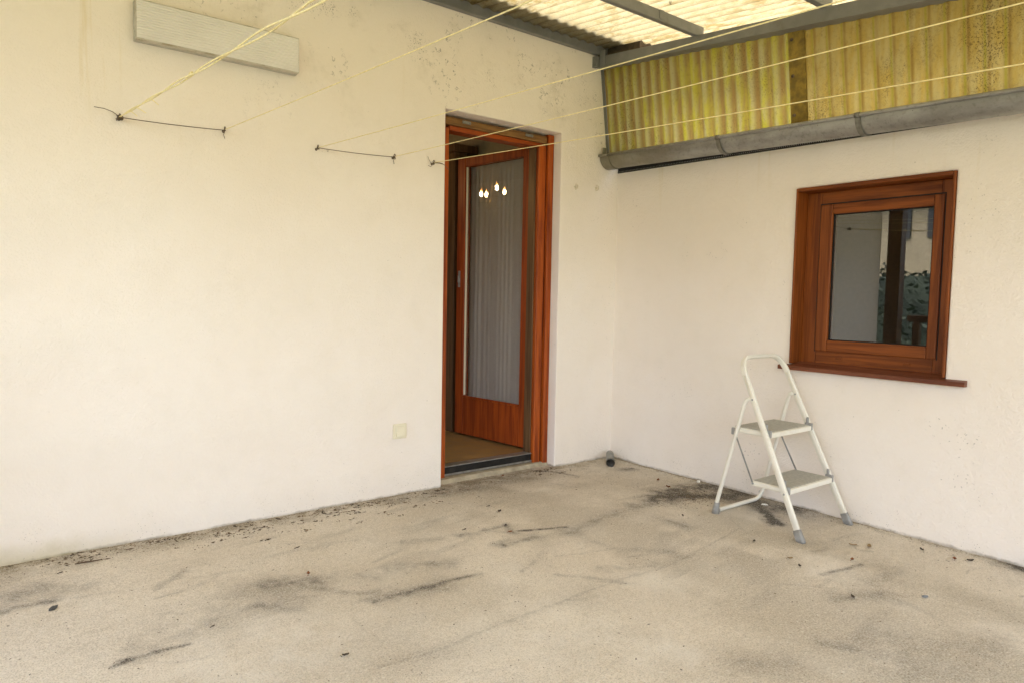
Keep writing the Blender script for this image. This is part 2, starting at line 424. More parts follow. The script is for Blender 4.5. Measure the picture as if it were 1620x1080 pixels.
# ------------------------------------------------------------------ terrace floor with its wear
def vnoise(x, y, cell, seed):
    rng = np.random.RandomState(seed); G = rng.rand(512, 512)
    u, v = x/cell + 200.3, y/cell + 200.7
    i, j = np.floor(u).astype(int), np.floor(v).astype(int); a, b = u-i, v-j
    a = a*a*(3-2*a); b = b*b*(3-2*b); i %= 511; j %= 511
    return (G[i, j]*(1-a)+G[i+1, j]*a)*(1-b) + (G[i, j+1]*(1-a)+G[i+1, j+1]*a)*b
def fbm(x, y, cell, seed, o=4):
    s = 0; w = 1; tw = 0
    for k in range(o): s = s + w*vnoise(x, y, cell/2**k, seed+k); tw += w; w *= .55
    return s/tw
STROKES = [([(-2.426,-1.157),(-2.29,-1.147),(-2.128,-1.156),(-1.963,-1.166)],.012,.55),([(-2.39,-1.137),(-2.16,-1.162)],.05,.4),([(-2.692,-.786),(-2.52,-.857)],.06,.4),([(-2.785,-.933),(-2.673,-1.062)],.02,.4),([(-2.787,-.788),(-2.625,-.937)],.1,.22),([(-2.581,-.885),(-2.45,-1.048),(-2.368,-1.092)],.015,.25),([(-2.216,-.908),(-2.0,-1.002)],.045,.3),([(-2.396,-.845),(-2.311,-.982)],.03,.2),
 ([(-3.247,-1.111),(-3.194,-1.096)],.01,.5),([(-3.203,-1.099),(-3.123,-1.087)],.017,1.0),([(-3.123,-1.087),(-3.033,-1.094)],.008,.55),([(-3.123,-.99),(-2.948,-.982),(-2.746,-.948)],.11,.2),([(-3.503,-.482),(-3.43,-.473),(-3.365,-.469)],.025,.5),([(-3.5,-.367),(-3.388,-.382)],.06,.3),([(-3.024,-.571),(-2.914,-.473)],.02,.3),([(-3.42,-.27),(-3.25,-.39)],.07,.18),
 ([(-2.027,-.672),(-1.896,-.733)],.02,.25),([(-1.78,-.742),(-1.682,-.757),(-1.509,-.754)],.02,.45),([(-1.509,-.754),(-1.546,-.861)],.015,.4),([(-1.505,-.858),(-1.392,-.903),(-1.284,-.944)],.010,.8),([(-1.685,-.96),(-1.497,-.98)],.025,.5),([(-1.284,-.944),(-1.331,-1.147),(-1.287,-1.304),(-1.111,-1.446)],.03,.14),([(-1.327,-1.013),(-.988,-.933),(-.797,-.934)],.035,.3),
 ([(-2.612,-1.571),(-2.398,-1.586),(-2.179,-1.561),(-1.82,-1.549),(-1.535,-1.538),(-1.252,-1.562),(-1.005,-1.52),(-.585,-1.449)],.005,.16),([(-2.612,-1.571),(-2.398,-1.586),(-2.179,-1.561),(-1.82,-1.549),(-1.535,-1.538),(-1.252,-1.562),(-1.005,-1.52)],.03,.10),([(-1.709,-1.353),(-1.609,-1.47),(-1.543,-1.562)],.012,.25),([(-1.513,-1.428),(-1.313,-1.51)],.03,.25),([(-1.123,-1.456),(-1.143,-1.534)],.02,.3),
 ([(-.549,-.879),(-.371,-.91)],.05,1.25),([(-.361,-.902),(-.204,-1.069)],.055,1.05),([(-.204,-1.069),(-.03,-1.09)],.045,.95),([(-.365,-.789),(-.062,-.878),(-.016,-1.024)],.07,.8),([(-.755,-.895),(-.535,-.975)],.04,.4),([(-.188,-1.282),(-.291,-1.411),(-.369,-1.517)],.026,1.2),([(-.159,-1.302),(-.059,-1.412)],.09,.7),([(-.126,-1.181),(-.068,-1.525)],.06,.5),([(-.785,-1.159),(-.771,-1.287)],.035,.4),
 ([(-.808,-1.989),(-.695,-2.011),(-.56,-2.031)],.01,.55),([(-.968,-2.149),(-.809,-2.241)],.05,.28),([(-1.373,-2.289),(-1.312,-2.364)],.03,.35),([(-1.118,-2.377),(-1.332,-2.519)],.1,.22),([(-1.722,-2.192),(-1.576,-2.275)],.06,.2),([(-.713,-2.149),(-.487,-2.15)],.06,.18),([(.018,-2.375),(-.051,-2.498)],.05,.7),([(-.699,-.016),(-.611,-.113),(-.567,-.274)],.012,.6),([(-.217,-.296),(-.134,-.331)],.03,.6),
 ([(-1.461,-.095),(-.84,-.073)],.1,.22),([(-1.711,-.104),(-1.221,-.131)],.06,.3),([(-1.212,-2.606),(-.72,-2.663)],.12,.15),([(-.509,-1.769),(-.299,-1.812)],.06,.15)]
LITE = [((-2.846,-1.311),.3,.5),((-2.987,-1.277),.2,.4),((-1.226,-1.017),.09,.35),((-.906,-1.076),.08,.25),((-.837,-2.321),.08,.3),((-1.453,-1.565),.05,.4),((-2.085,-1.683),.35,.35),((-2.401,-1.345),.2,.25),((-1.256,-2.552),.12,.3),((-1.49,-.394),.1,.3),((-.793,-2.611),.1,.25),((-1.247,-1.656),.1,.2),((-.955,-.391),.06,.4)]
def build_floor():
    st = .008; x0, x1, y0, y1 = -4.4, .004, -4.4, .125
    nx, ny = int((x1-x0)/st)+1, int((y1-y0)/st)+1
    xs = np.linspace(x0, x1, nx); ys = np.linspace(y0, y1, ny)
    X, Y = np.meshgrid(xs, ys, indexing='xy'); X = X.ravel(); Y = Y.ravel()
    wx = X + .06*(fbm(X, Y, .12, 3)-.5) + .02*(fbm(X, Y, .03, 5, 2)-.5); wy = Y + .06*(fbm(X, Y, .12, 13)-.5) + .02*(fbm(X, Y, .03, 15, 2)-.5)
    dark = np.zeros_like(X)
    for k, (pl, w, s) in enumerate(STROKES):
        best = np.full_like(X, 9.)
        px, py = (wx, wy) if w > .015 else (X+.25*(wx-X), Y+.25*(wy-Y))
        for (ax, ay), (bx, by) in zip(pl[:-1], pl[1:]):
            dx, dy = bx-ax, by-ay; L2 = dx*dx+dy*dy
            tt = np.clip(((px-ax)*dx+(py-ay)*dy)/L2, 0, 1)
            d = np.hypot(px-ax-tt*dx, py-ay-tt*dy); best = np.minimum(best, d)
        br = .45 + .9*np.clip(fbm(X, Y, .07 if w > .015 else .05, 100+k*7)*2-.5, 0, 1)
        m = 1.2*s*np.exp(-(best/(w*1.2))**(2.6 if w < .011 else 1.7))*np.clip(br, 0, 1.2)*np.clip(.35+1.3*fbm(X, Y, .025, 500+k, 2), .3, 1.3)
        dark = 1-(1-dark)*(1-np.clip(m, 0, 1))
    # fine sweeping scuffs
    rs = random.Random(23)
    for k in range(64):
        cx_, cy_ = rs.uniform(-3.4, -.15), rs.uniform(-2.7, -.25); an = R(rs.gauss(-10, 22)) + (0 if rs.random() < .8 else R(70)); ln_ = rs.uniform(.08, .34); bend = rs.gauss(0, .35)
        w = rs.choice((.004, .006, .010, .016)); s = rs.uniform(.15, .42)
        pl = []
        for q in range(5):
            u = (q/4-.5); a_ = an+bend*u*2; pl.append((cx_+ln_*u*math.cos(an)-bend*ln_*.5*u*u*math.sin(an)*2, cy_+ln_*u*math.sin(an)+bend*ln_*.5*u*u*math.cos(an)*2))
        sel = np.where((np.abs(X-cx_) < ln_*.8+.05) & (np.abs(Y-cy_) < ln_*.8+.05))[0]
        x_, y_ = X[sel]+.2*(wx[sel]-X[sel]), Y[sel]+.2*(wy[sel]-Y[sel]); best = np.full(len(sel), 9.); tb = np.zeros(len(sel))
        for i_, ((ax, ay), (bx, by)) in enumerate(zip(pl[:-1], pl[1:])):
            dx, dy = bx-ax, by-ay; L2 = dx*dx+dy*dy; tt = np.clip(((x_-ax)*dx+(y_-ay)*dy)/L2, 0, 1); d = np.hypot(x_-ax-tt*dx, y_-ay-tt*dy)
            m_ = d < best; best[m_] = d[m_]; tb[m_] = (i_+tt[m_])/4
        # sharp on one edge, feathered to the other end
        m = s*np.exp(-(best/(w*(.5+1.3*tb)))**2)*(1-.75*tb)*np.clip(fbm(x_, y_, .04, 300+k)*2.2-.4, 0, 1)
        dark[sel] = 1-(1-dark[sel])*(1-np.clip(m, 0, 1))
    # faint directional rubbing over the whole slab
    ca, sa = math.cos(R(-8)), math.sin(R(-8)); U = X*ca-Y*sa; V = X*sa+Y*ca
    rub = fbm(U*.28, V, .10, 40); dark = 1-(1-dark)*(1-np.clip((rub-.56)*1.5, 0, .20)*np.clip(fbm(X, Y, .8, 60)*2.4-.8, 0, 1))
    cloud = fbm(X, Y, .55, 70, 5); dark = 1-(1-dark)*(1-np.clip((cloud-.57)*.5, 0, .10))
    lite = np.zeros_like(X)
    for (cx, cy), r, s in LITE:
        lite = np.maximum(lite, s*1.4*np.exp(-((wx-cx)**2+(wy-cy)**2)/(r*r))*np.clip(fbm(X, Y, .09, 80)*2-.35, 0, 1))
    lite = np.maximum(lite, np.clip((fbm(X, Y, .35, 90, 5)-.58)*2.2, 0, .5))
    # organic film along both walls and in the corner
    n1 = fbm(X, Y, .16, 20, 5); n2 = fbm(X, Y, .05, 25)
    dA = -Y; dB = -X
    brown = np.exp(-(dA/(.05+.16*n1))**2)*np.clip(n2*1.9-.25, 0, 1)*.85
    brown = np.maximum(brown, np.exp(-(dA/(.006+.024*n2))**2)*np.clip(n1*2.6-.55, .15, 1))
    brown = np.maximum(brown, np.exp(-(dB/(.02+.10*n1))**2)*np.clip(n2*1.8-.3, 0, 1)*.75)
    brown = np.maximum(brown, np.exp(-(dB/(.010+.045*n2*n1*1.6))**2)*np.clip(n1*2.6-.3, .3, 1))
    cor = np.exp(-(np.hypot(X+.35, Y+.3)/.75)**2); brown = np.maximum(brown, cor*np.clip(n1*1.7-.5, 0, 1)*.55)
    dor = np.exp(-(((X+1.0)/.55)**2+((Y+.22)/.2)**2)); brown = np.maximum(brown, dor*np.clip(n1*1.9-.5, 0, 1)*.7)
    lad = np.exp(-(((X+.15)/.32)**2+((Y+1.2)/.55)**2)); brown = np.maximum(brown, lad*np.clip(n1*1.8-.35, 0, 1)*.75)
    warm = np.clip(fbm(X, Y, .5, 33, 5)*1.7-.62, 0, .34); brown = np.maximum(brown, warm*np.clip((X+3.2)/2, 0, 1))
    Z = .004*(fbm(X, Y, .6, 50, 3)-.5)
    me = bpy.data.meshes.new('terrace_floor')
    me.vertices.add(nx*ny); me.vertices.foreach_set('co', np.stack([X, Y, Z], 1).astype(np.float32).ravel())
    i, j = np.meshgrid(np.arange(nx-1), np.arange(ny-1), indexing='xy'); a = (j*nx+i).ravel()
    q = np.stack([a, a+1, a+1+nx, a+nx], 1).astype(np.int32); nf = len(q)
    me.loops.add(nf*4); me.loops.foreach_set('vertex_index', q.ravel())
    me.polygons.add(nf); me.polygons.foreach_set('loop_start', np.arange(0, nf*4, 4, dtype=np.int32))
    me.polygons.foreach_set('use_smooth', np.ones(nf, bool))
    me.update(calc_edges=True)
    at = me.attributes.new('wear', 'FLOAT_COLOR', 'POINT')
    at.data.foreach_set('color', np.stack([dark, lite, brown, np.ones_like(dark)], 1).astype(np.float32).ravel())
    me.materials.append(MAT['floor'])
    o = bpy.data.objects.new('terrace_floor', me); COL.objects.link(o); o['kind'] = 'structure'
build_floor()
b = MB(); b.box(-7.5, -4.402, -9.0, .12, -.2, -.002); b.box(-4.4, .2, -9.0, -4.402, -.2, -.002)  # unseen outer slab, enlarged to bounce light back under the canopy
b.build('terrace_edge', MAT['concrete_ledge'])['kind'] = 'structure'
tg = NT('lawn'); MAT['lawn'] = tg.done(tg.bsdf(tg.mix(tg.ramp(tg.noise(3, 6), .3, .7), (.045, .07, .02), (.09, .11, .035)), .95, 0, tg.bump(tg.noise(60, 3), .5, .01), .2))
b = MB(); b.add([(-160,-160,-.22),(160,-160,-.22),(160,160,-.22),(-160,160,-.22)], [(0,1,2,3)]); b.build('ground', MAT['lawn'])['kind'] = 'structure'

# ------------------------------------------------------------------ plaster walls
def wall_with_hole(axis, u0, u1, z0, z1, hu0, hu1, hz0, hz1, d, bev=.006):
    """front at 0, body towards +d. axis 'x': u=x, depth=y ; axis 'y': u=y, depth=x"""
    bm = bmesh.new()
    us = [u0, hu0, hu1, u1]; zs = [z0, hz0, hz1, z1]
    if hz0 <= z0: zs = [z0, hz1, z1]
    P = (lambda u, w, z: (u, w, z)) if axis == 'x' else (lambda u, w, z: (w, u, z))
    V = {(i, j, k): bm.verts.new(P(us[i], (0, d)[k], zs[j])) for i in range(4) for j in range(len(zs)) for k in (0, 1)}
    hj = 1 if len(zs) == 4 else 0
    for i in range(3):
        for j in range(len(zs)-1):
            if i == 1 and j == hj: continue
            for k in (0, 1): bm.faces.new([V[i,j,k], V[i+1,j,k], V[i+1,j+1,k], V[i,j+1,k]])
    for j in range(len(zs)-1):
        for i in (0, 3): bm.faces.new([V[i,j,0], V[i,j+1,0], V[i,j+1,1], V[i,j,1]])
    for i in range(3):
        for j in (0, len(zs)-1):
            if j == 0 and len(zs) == 3 and i == 1: continue
            bm.faces.new([V[i,j,0], V[i+1,j,0], V[i+1,j,1], V[i,j,1]])
    for i in (1, 2): bm.faces.new([V[i,hj,0], V[i,hj+1,0], V[i,hj+1,1], V[i,hj,1]])
    bm.faces.new([V[1,hj+1,0], V[2,hj+1,0], V[2,hj+1,1], V[1,hj+1,1]])
    if len(zs) == 4: bm.faces.new([V[1,1,0], V[2,1,0], V[2,1,1], V[1,1,1]])
    bmesh.ops.recalc_face_normals(bm, faces=list(bm.faces))
    ed = [e for e in bm.edges if len(e.link_faces) == 2 and e.calc_face_angle() > 1 and all(abs((v.co.y if axis == 'x' else v.co.x)) < 1e-6 for v in e.verts)]
    bmesh.ops.bevel(bm, geom=ed, offset=bev, segments=2, profile=.5, affect='EDGES')
    bm.verts.index_update(); m = MB(); m.add([v.co[:] for v in bm.verts], [[v.index for v in f.verts] for f in bm.faces]); bm.free(); return m
DL, DR, DT = -1.411, -.530, 2.174
o = wall_with_hole('x', -3.78, 3.2, -.2, 3.25, DL, DR, -.2, DT, .25).build('house_wall', MAT['plasterA'])
tag(o, 'long cream plastered house wall with the open door and mould specks under the roof', 'wall')
WL, WR, WB, WT = -1.336, -2.112, .770, 1.732
o = wall_with_hole('y', -5.0, .06, -.2, 1.99, WR, WL, WB, WT, .22).build('annex_wall', MAT['plasterB'])
tag(o, 'low cream plastered wall with the window, under the gutter and yellow sheeting', 'wall')
b = MB(); b.box(.222, 3.2, -5.0, -.002, 1.93, 1.985); b.box(3.0, 3.2, -5, -.002, -.2, 1.928); b.box(.222, 2.998, -5.0, -4.85, -.2, 1.928)
b.build('room_wall', MAT['dark_plaster'])['kind'] = 'structure'
b = MB(); b.box(.222, 2.998, -4.848, -.002, -.1, .0); b.build('room_floor', MAT['lino'])['kind'] = 'structure'

# living room behind the door
b = MB()
b.box(-3.5, -3.4, .252, .55, -.1, 2.62); b.box(-3.5, -3.4, 1.95, 3.7, -.1, 2.62); b.box(-3.5, -3.4, .55, 1.95, -.1, .9); b.box(-3.5, -3.4, .55, 1.95, 2.25, 2.62); b.box(-3.398, -.502, 3.6, 3.7, -.1, 2.62); b.box(-.50, -.40, .252, 3.7, -.1, 2.62)  # unseen opening added in the left wall to light door leaf and curtain
b.build('living_room_wall', MAT['dark_plaster'])['kind'] = 'structure'
b = MB(); b.box(-3.398, -.502, .253, 3.598, 2.50, 2.62); b.build('living_room_ceiling', MAT['ceilwood'])['kind'] = 'structure'
b = MB(); b.box(-3.398, -.502, .172, 3.598, -.1, .083); b.build('living_room_floor', MAT['lino'])['kind'] = 'structure'
cab = thing('wardrobe', 'tall dark brown wooden wardrobe side seen in the gap behind the open door', 'wardrobe', (0,0,0))
b = MB(); b.box(-.70, -.505, .99, 2.6, .084, 2.18, .004); b.build('carcass', MAT['interior_wood'], cab)
b = MB(); b.box(-.722, -.505, .97, 2.62, 2.181, 2.24, .006); b.build('cornice', MAT['interior_wood'], cab)

# ------------------------------------------------------------------ terrace door
dr = thing('terrace_door', 'orange brown wooden glazed door standing open into the dark room', 'door', (-.97, .1, 0))
dr_off = Vector((-.97, .1, 0))
def put(b, name, mat, parent, off):
    b.v = [tuple(Vector(p)-off) for p in b.v]; return b.build(name, mat, parent)
fr = MB()
fr.box(DR-.045, DR-.0015, .070, .180, .0, DT-.004, .004)                 # outer right strip
fr.box(DR-.112, DR-.052, .088, .180, .0, 2.096, .005)                   # right jamb
fr.box(DL+.0015, DL+.046, .070, .180, .0, DT-.004, .004)
fr.box(DL+.050, DL+.082, .088, .180, .0, 2.096, .005)
jf = put(fr, 'door_frame', MAT['wood_z'], dr, dr_off)
sl = MB(); sl.box(DR-.0515, DR-.0455, .096, .178, .01, 2.16);  sl.box(DL+.0465, DL+.0495, .1, .178, .01, 2.15)
put(sl, 'seal', MAT['black_metal'], dr, dr_off)
sl2 = MB(); sl2.box(DR-.124, DR-.1125, .112, .179, .03, 2.09, .003); put(sl2, 'rebate', MAT['interior_wood'], dr, dr_off)
hd = MB(); hd.box(DL+.084, DR-.054, .090, .180, 2.082, 2.1105, .004); put(hd, 'head_rail', MAT['red_x'], dr, dr_off)
wb = MB(); wb.box(DL+.047, DR-.053, .082, .180, 2.112, 2.158, .004); wb = put(wb, 'weather_board', MAT['board'], dr, dr_off)
for xx in (-1.215, -.735):
    c = MB(); c.box(xx-.03, xx+.03, .074, .0815, 2.132, 2.150, .003); c.tube([(xx-.02,.0735,2.141),(xx-.02,.069,2.141)], .006, 8); c.tube([(xx+.02,.0735,2.141),(xx+.02,.069,2.141)], .006, 8)
    c.v = [tuple(Vector(p)-dr_off) for p in c.v]; c.build('bracket', MAT['alu'], wb)
th = MB(); th.box(DL+.083, DR-.113, .105, .170, .030, .082, .004); th = put(th, 'threshold', MAT['black_metal'], dr, dr_off)
tr = MB(); tr.box(DL+.083, DR-.113, .100, .168, .0825, .0885, .002); tr.box(DL+.083, DR-.113, .098, .104, .030, .042, .002)
tr.v = [tuple(Vector(p)-dr_off) for p in tr.v]; tr.build('metal_trim', MAT['alu'], th)
lg = MB(); lg.add([(DL+.002,.035,.0),(DR-.002,.060,.0),(DR-.002,.075,.024),(DL+.002,.055,.024),(DL+.002,.17,.0285),(DR-.002,.17,.0285)], [(0,1,2,3),(3,2,5,4)])
put(lg, 'door_step', MAT['concrete_ledge'], dr, dr_off)
# leaf (local: x along leaf from hinge, y>0 towards the viewer's side)
A97 = R(97)
leaf = bpy.data.objects.new('door_leaf', None)
def leafm(b):  # leaf local -> local of dr
    ca, sa = math.cos(A97), math.sin(A97); h = Vector((-.624, .2, 0))
    b.v = [tuple(Vector((h.x+ca*x-sa*y, h.y+sa*x+ca*y, z))-dr_off) for x, y, z in b.v]; return b
lf = MB()
lf.box(0, .066, -.058, 0, .098, 2.116, .005); lf.box(.652, .735, -.058, 0, .098, 2.116, .005)
lf.box(.067, .651, -.056, -.002, .098, .376, .004); lf.box(.067, .651, -.056, -.002, 2.052, 2.116, .004)
lf.box(.066, .652, -.012, .004, .372, .388, .002)     # glazing bead at the bottom
leaf = leafm(lf).build('door_leaf', MAT['red_z'], dr)
g = MB(); g.box(.064, .654, -.032, -.024, .374, 2.054); leafm(g).build('glass_pane', MAT['doorpane'], leaf)
g = MB(); g.box(.644, .6505, -.0235, -.010, .39, 2.05); leafm(g).build('spacer', MAT['cream_plastic'], leaf)
g = MB(); g.box(.690, .712, .0005, .006, 1.18, 1.30, .002); g.box(.696, .706, .006, .016, 1.215, 1.265, .002); leafm(g).build('latch', MAT['alu'], leaf)
g = MB()
for zz in (.35, 1.1, 1.9): g.tube([(-.008, .006, zz-.045), (-.008, .006, zz+.045)], .007, 8)
leafm(g).build('hinge', MAT['black_metal'], leaf)
# curtain behind the pane
cu = MB(); n = 260; vs = []
zrow = [.30, .6, 1.0, 1.5, 2.0, 2.085]
for k, z in enumerate(zrow):
    for i in range(n+1):
        s = .05+.63*i/n
        ph = s*2*PI/.046 + .9*math.sin(s*17)+.5*math.sin(s*41+z*.4)
        amp = (.0040+.0026*math.sin(s*23+1)+.0012*math.sin(s*57))*(1.15-.3*k/5)
        vs.append((s, -.078+amp*math.sin(ph), z))
fs = [(k*(n+1)+i, k*(n+1)+i+1, (k+1)*(n+1)+i+1, (k+1)*(n+1)+i) for k in range(len(zrow)-1) for i in range(n)]
cu.add(vs, fs, True); leafm(cu); cu.v = [tuple(Vector(p)+dr_off) for p in cu.v]
tag(cu.build('net_curtain', MAT['curtain']), 'white pleated net curtain hanging behind the door glass', 'curtain')

# chandelier inside the room (its bulbs mirror in the door glass)
bulbs = [(-1.721,1.619,2.067),(-1.941,1.744,2.10),(-1.693,1.41,2.103),(-1.934,1.515,2.104)]
cx, cy = -1.82, 1.57
ch = thing('chandelier', 'lit candle chandelier whose bulbs mirror in the door glass', 'chandelier', (cx, cy, 2.5))
co_ = Vector((cx, cy, 2.5))
b = MB(); b.tube([(cx,cy,2.5),(cx,cy,1.98)], .008, 8); b.lathe([(.0,1.94),(.03,1.96),(.035,1.99),(.012,2.02)], (cx,cy,0)); b.lathe([(.05,2.498),(.045,2.47),(.008,2.455)], (cx,cy,0))
put(b, 'stem', MAT['brass'], ch, co_)
for p in bulbs:
    P = Vector(p); d = Vector((P.x-cx, P.y-cy, 0))
    b = MB(); b.tube([(cx+d.x*t, cy+d.y*t, 1.985-.06*math.sin(t*PI)+(P.z-.10-1.985)*t**3) for t in [k/8 for k in range(9)]], .006, 8)
    b.lathe([(.004,-.10),(.022,-.095),(.022,-.09),(.011,-.088),(.011,-.045)], P); arm = put(b, 'arm', MAT['brass'], ch, co_)
    b = MB(); b.lathe([(.008,-.045),(.013,-.033),(.0155,-.018),(.012,.002),(.006,.02),(.001,.034)], P, seg=12); b.v = [tuple(Vector(q)-co_) for q in b.v]; b.build('bulb', MAT['bulb'], arm)

# ------------------------------------------------------------------ window in the low wall
wn = thing('window', 'small brown wooden window with a single dark pane and weathered sill', 'window', (0, -1.72, .77)); wo = Vector((0, -1.72, .77))
YL, YR = -1.348, -2.100      # inner faces of the lining
b = MB(); b.box(-.012, .13, WL-.0012, YL, .785, WT-.002, .002); b.box(-.012, .13, WR+.0012, YR, .785, WT-.002, .002)
put(b, 'side_lining', MAT['brown_z'], wn, wo)
b = MB(); b.box(-.013, .13, YL-.0003, YR+.0003, 1.712, WT-.0015, .002); put(b, 'top_lining', MAT['brown_y'], wn, wo)
FX = .088
b = MB(); b.box(FX, .15, YL-.001, YL-.085, .79, 1.711, .003); b.box(FX, .15, YR+.001, YR+.080, .79, 1.711, .003)
f1 = put(b, 'frame', MAT['brown_z'], wn, wo)
b = MB(); b.box(FX+.0005, .15, YL-.0855, YR+.0805, 1.640, 1.711, .003); b.box(FX+.0005, .15, YL-.0855, YR+.0805, .79, .862, .003)
b.v = [tuple(Vector(q)-wo) for q in b.v]; b.build('frame_rail', MAT['brown_y'], f1)
SX = .079
s0, s1, z0, z1 = YL-.083, YR+.064, .858, 1.643
g0, g1, h0, h1 = -1.497, -1.992, .917, 1.590
b = MB(); b.box(SX, .14, s0, g0, z0, z1, .005); b.box(SX, .14, s1, g1, z0, z1, .005); sh_ = put(b, 'sash', MAT['brown_z'], wn, wo)
b = MB(); b.box(SX+.0006, .14, g0-.0004, g1+.0004, h1, z1, .004); b.box(SX+.0006, .14, g0-.0004, g1+.0004, z0, h0, .004)
b.v = [tuple(Vector(q)-wo) for q in b.v]; b.build('sash_rail', MAT['brown_y'], sh_)
b = MB()
for q in ((g0-.0005, g0-.006, h0, h1), (g1+.0005, g1+.006, h0, h1)): b.box(.094, .1, q[0], q[1], q[2], q[3])
for zz in (h0+.0005, h1-.0055): b.box(.0945, .1, g0-.006, g1+.006, zz, zz+.005)
b.v = [tuple(Vector(q)-wo) for q in b.v]; b.build('gasket', MAT['black_metal'], sh_)
b = MB(); b.box(FX-.0012, FX-.0002, s0+.0055, s0+.0005, z0-.004, z1+.006); b.box(FX-.0012, FX-.0002, s0+.0004, s1-.005, z1+.0005, z1+.0065); b.box(FX-.0012, FX-.0002, s1-.0005, s1-.0048, z0-.004, z1); put(b, 'shadow_strip', MAT['black_metal'], wn, wo)  # raised black strips standing in for the shadow gap around the sash
b = MB(); b.box(.101, .107, g0+.01, g1-.01, h0-.01, h1+.01); put(b, 'glass_pane', MAT['pane'], wn, wo)
for yy in (-1.565, -1.905):
    b = MB(); b.box(FX-.006, FX-.0002, yy-.017, yy+.017, .819, .832, .003); put(b, 'drain_cap', MAT['brown_y'], wn, wo)
b = MB()
b.add([(-.034,-1.285,.752),(-.034,-2.203,.752),(-.034,-2.203,.773),(-.034,-1.285,.773),(.0,-1.285,.752),(.0,-2.203,.752),(.0,-2.203,.780),(.0,-1.285,.780)],
      [(0,1,2,3),(3,2,6,7),(0,4,5,1),(0,3,7,4),(1,5,6,2),(4,7,6,5)])
b.add([(.0002,-1.338,.780),(.0002,-2.1105,.780),(FX+.002,-2.1105,.793),(FX+.002,-1.338,.793),(.0002,-1.338,.771),(.0002,-2.1105,.771)], [(0,1,2,3)])
put(b, 'sill', MAT['sill'], wn, wo)

# ------------------------------------------------------------------ canopy
SL = .102
cn = thing('terrace_canopy', 'grey steel canopy frame carrying dirty translucent corrugated roof sheets', 'canopy', (-.2, 0, 2.63)); cno = Vector((-.2, 0, 2.63))
LEN = 4.75
def slopebox(b, x0, x1, y0, y1, z0, z1):
    b.add([(x0,y0,z0+SL*y0),(x1,y0,z0+SL*y0),(x1,y1,z0+SL*y1),(x0,y1,z0+SL*y1),(x0,y0,z1+SL*y0),(x1,y0,z1+SL*y0),(x1,y1,z1+SL*y1),(x0,y1,z1+SL*y1)],
          [(0,3,2,1),(4,5,6,7),(0,1,5,4),(1,2,6,5),(2,3,7,6),(3,0,4,7)])
b = MB(); slopebox(b, -.243, -.172, -LEN, .02, 2.645, 2.713); slopebox(b, -.2455, -.2432, -LEN, -.05, 2.645, 2.652); put(b, 'edge_beam', MAT['steel'], cn, cno)
b = MB(); slopebox(b, -4.35, -4.28, -LEN, .02, 2.645, 2.713); put(b, 'edge_beam', MAT['steel'], cn, cno)
b = MB(); b.box(-4.3, -.165, -.036, -.0015, 2.722, 2.782, .003); b.box(-4.3, -.2, -.040, -.0362, 2.722, 2.730); put(b, 'wall_beam', MAT['steel'], cn, cno)
b = MB(); b.box(-.275, -.2465, -.036, .02, 2.640, 2.708); put(b, 'beam_stub', MAT['steel'], cn, cno)
b = MB(); b.box(-.252, -.2462, -.092, -.042, 2.632, 2.740, .001); b.box(-.256, -.2521, -.075, -.062, 2.66, 2.673, .001); put(b, 'bracket', MAT['steel'], cn, cno)
b = MB(); b.box(-.171, .02, -.32, -.0018, 2.645, 2.772); b.box(-.24, -.1715, -.03, -.0018, 2.72, 2.775); put(b, 'corner_filler', MAT['flash'], cn, cno)
for yy in (-.80, -1.565, -2.33, -3.095, -3.86, -4.6):
    b = MB(); z = 2.7135+SL*yy; b.box(-4.35, -.178, yy-.016, yy+.016, z, z+.058, .003); put(b, 'purlin', MAT['steel'], cn, cno)
    if yy > -2.5:
        o2 = MB(); xx = -.52-.15*(yy+1); o2.box(xx-.018, xx+.018, yy-.0195, yy-.0165, z+.01, z+.0575); put(o2, 'clip', MAT['steel'], cn, cno)
def corr(x0, x1, y0, y1, z, seg=10, ny=24, amp=.0085, pitch=.076):
    b = MB(); nx = int((x1-x0)/pitch*seg); vs = []
    for k in range(ny+1):
        y = y0+(y1-y0)*k/ny
        for i in range(nx+1):
            x = x0+(x1-x0)*i/nx
            vs.append((x, y, z+SL*y+amp*math.cos(2*PI*(x+20)/pitch)))
    b.add(vs, [(k*(nx+1)+i, k*(nx+1)+i+1, (k+1)*(nx+1)+i+1, (k+1)*(nx+1)+i) for k in range(ny) for i in range(nx)], True)
    return b
put(corr(-5.5, .17, -LEN-.45, -.002, 2.782), 'roof_sheet', MAT['roof'], cn, cno)  # left overhang beyond the beam added out of view to cut side light
put(corr(-5.5, -.05, -.195, -.003, 2.792, ny=3), 'flashing', MAT['flash'], cn, cno)
b = MB(); b.box(-5.5, .3, -.19, .0-.002, 2.815, 2.83); put(b, 'flashing_cap', MAT['flash'], cn, cno)

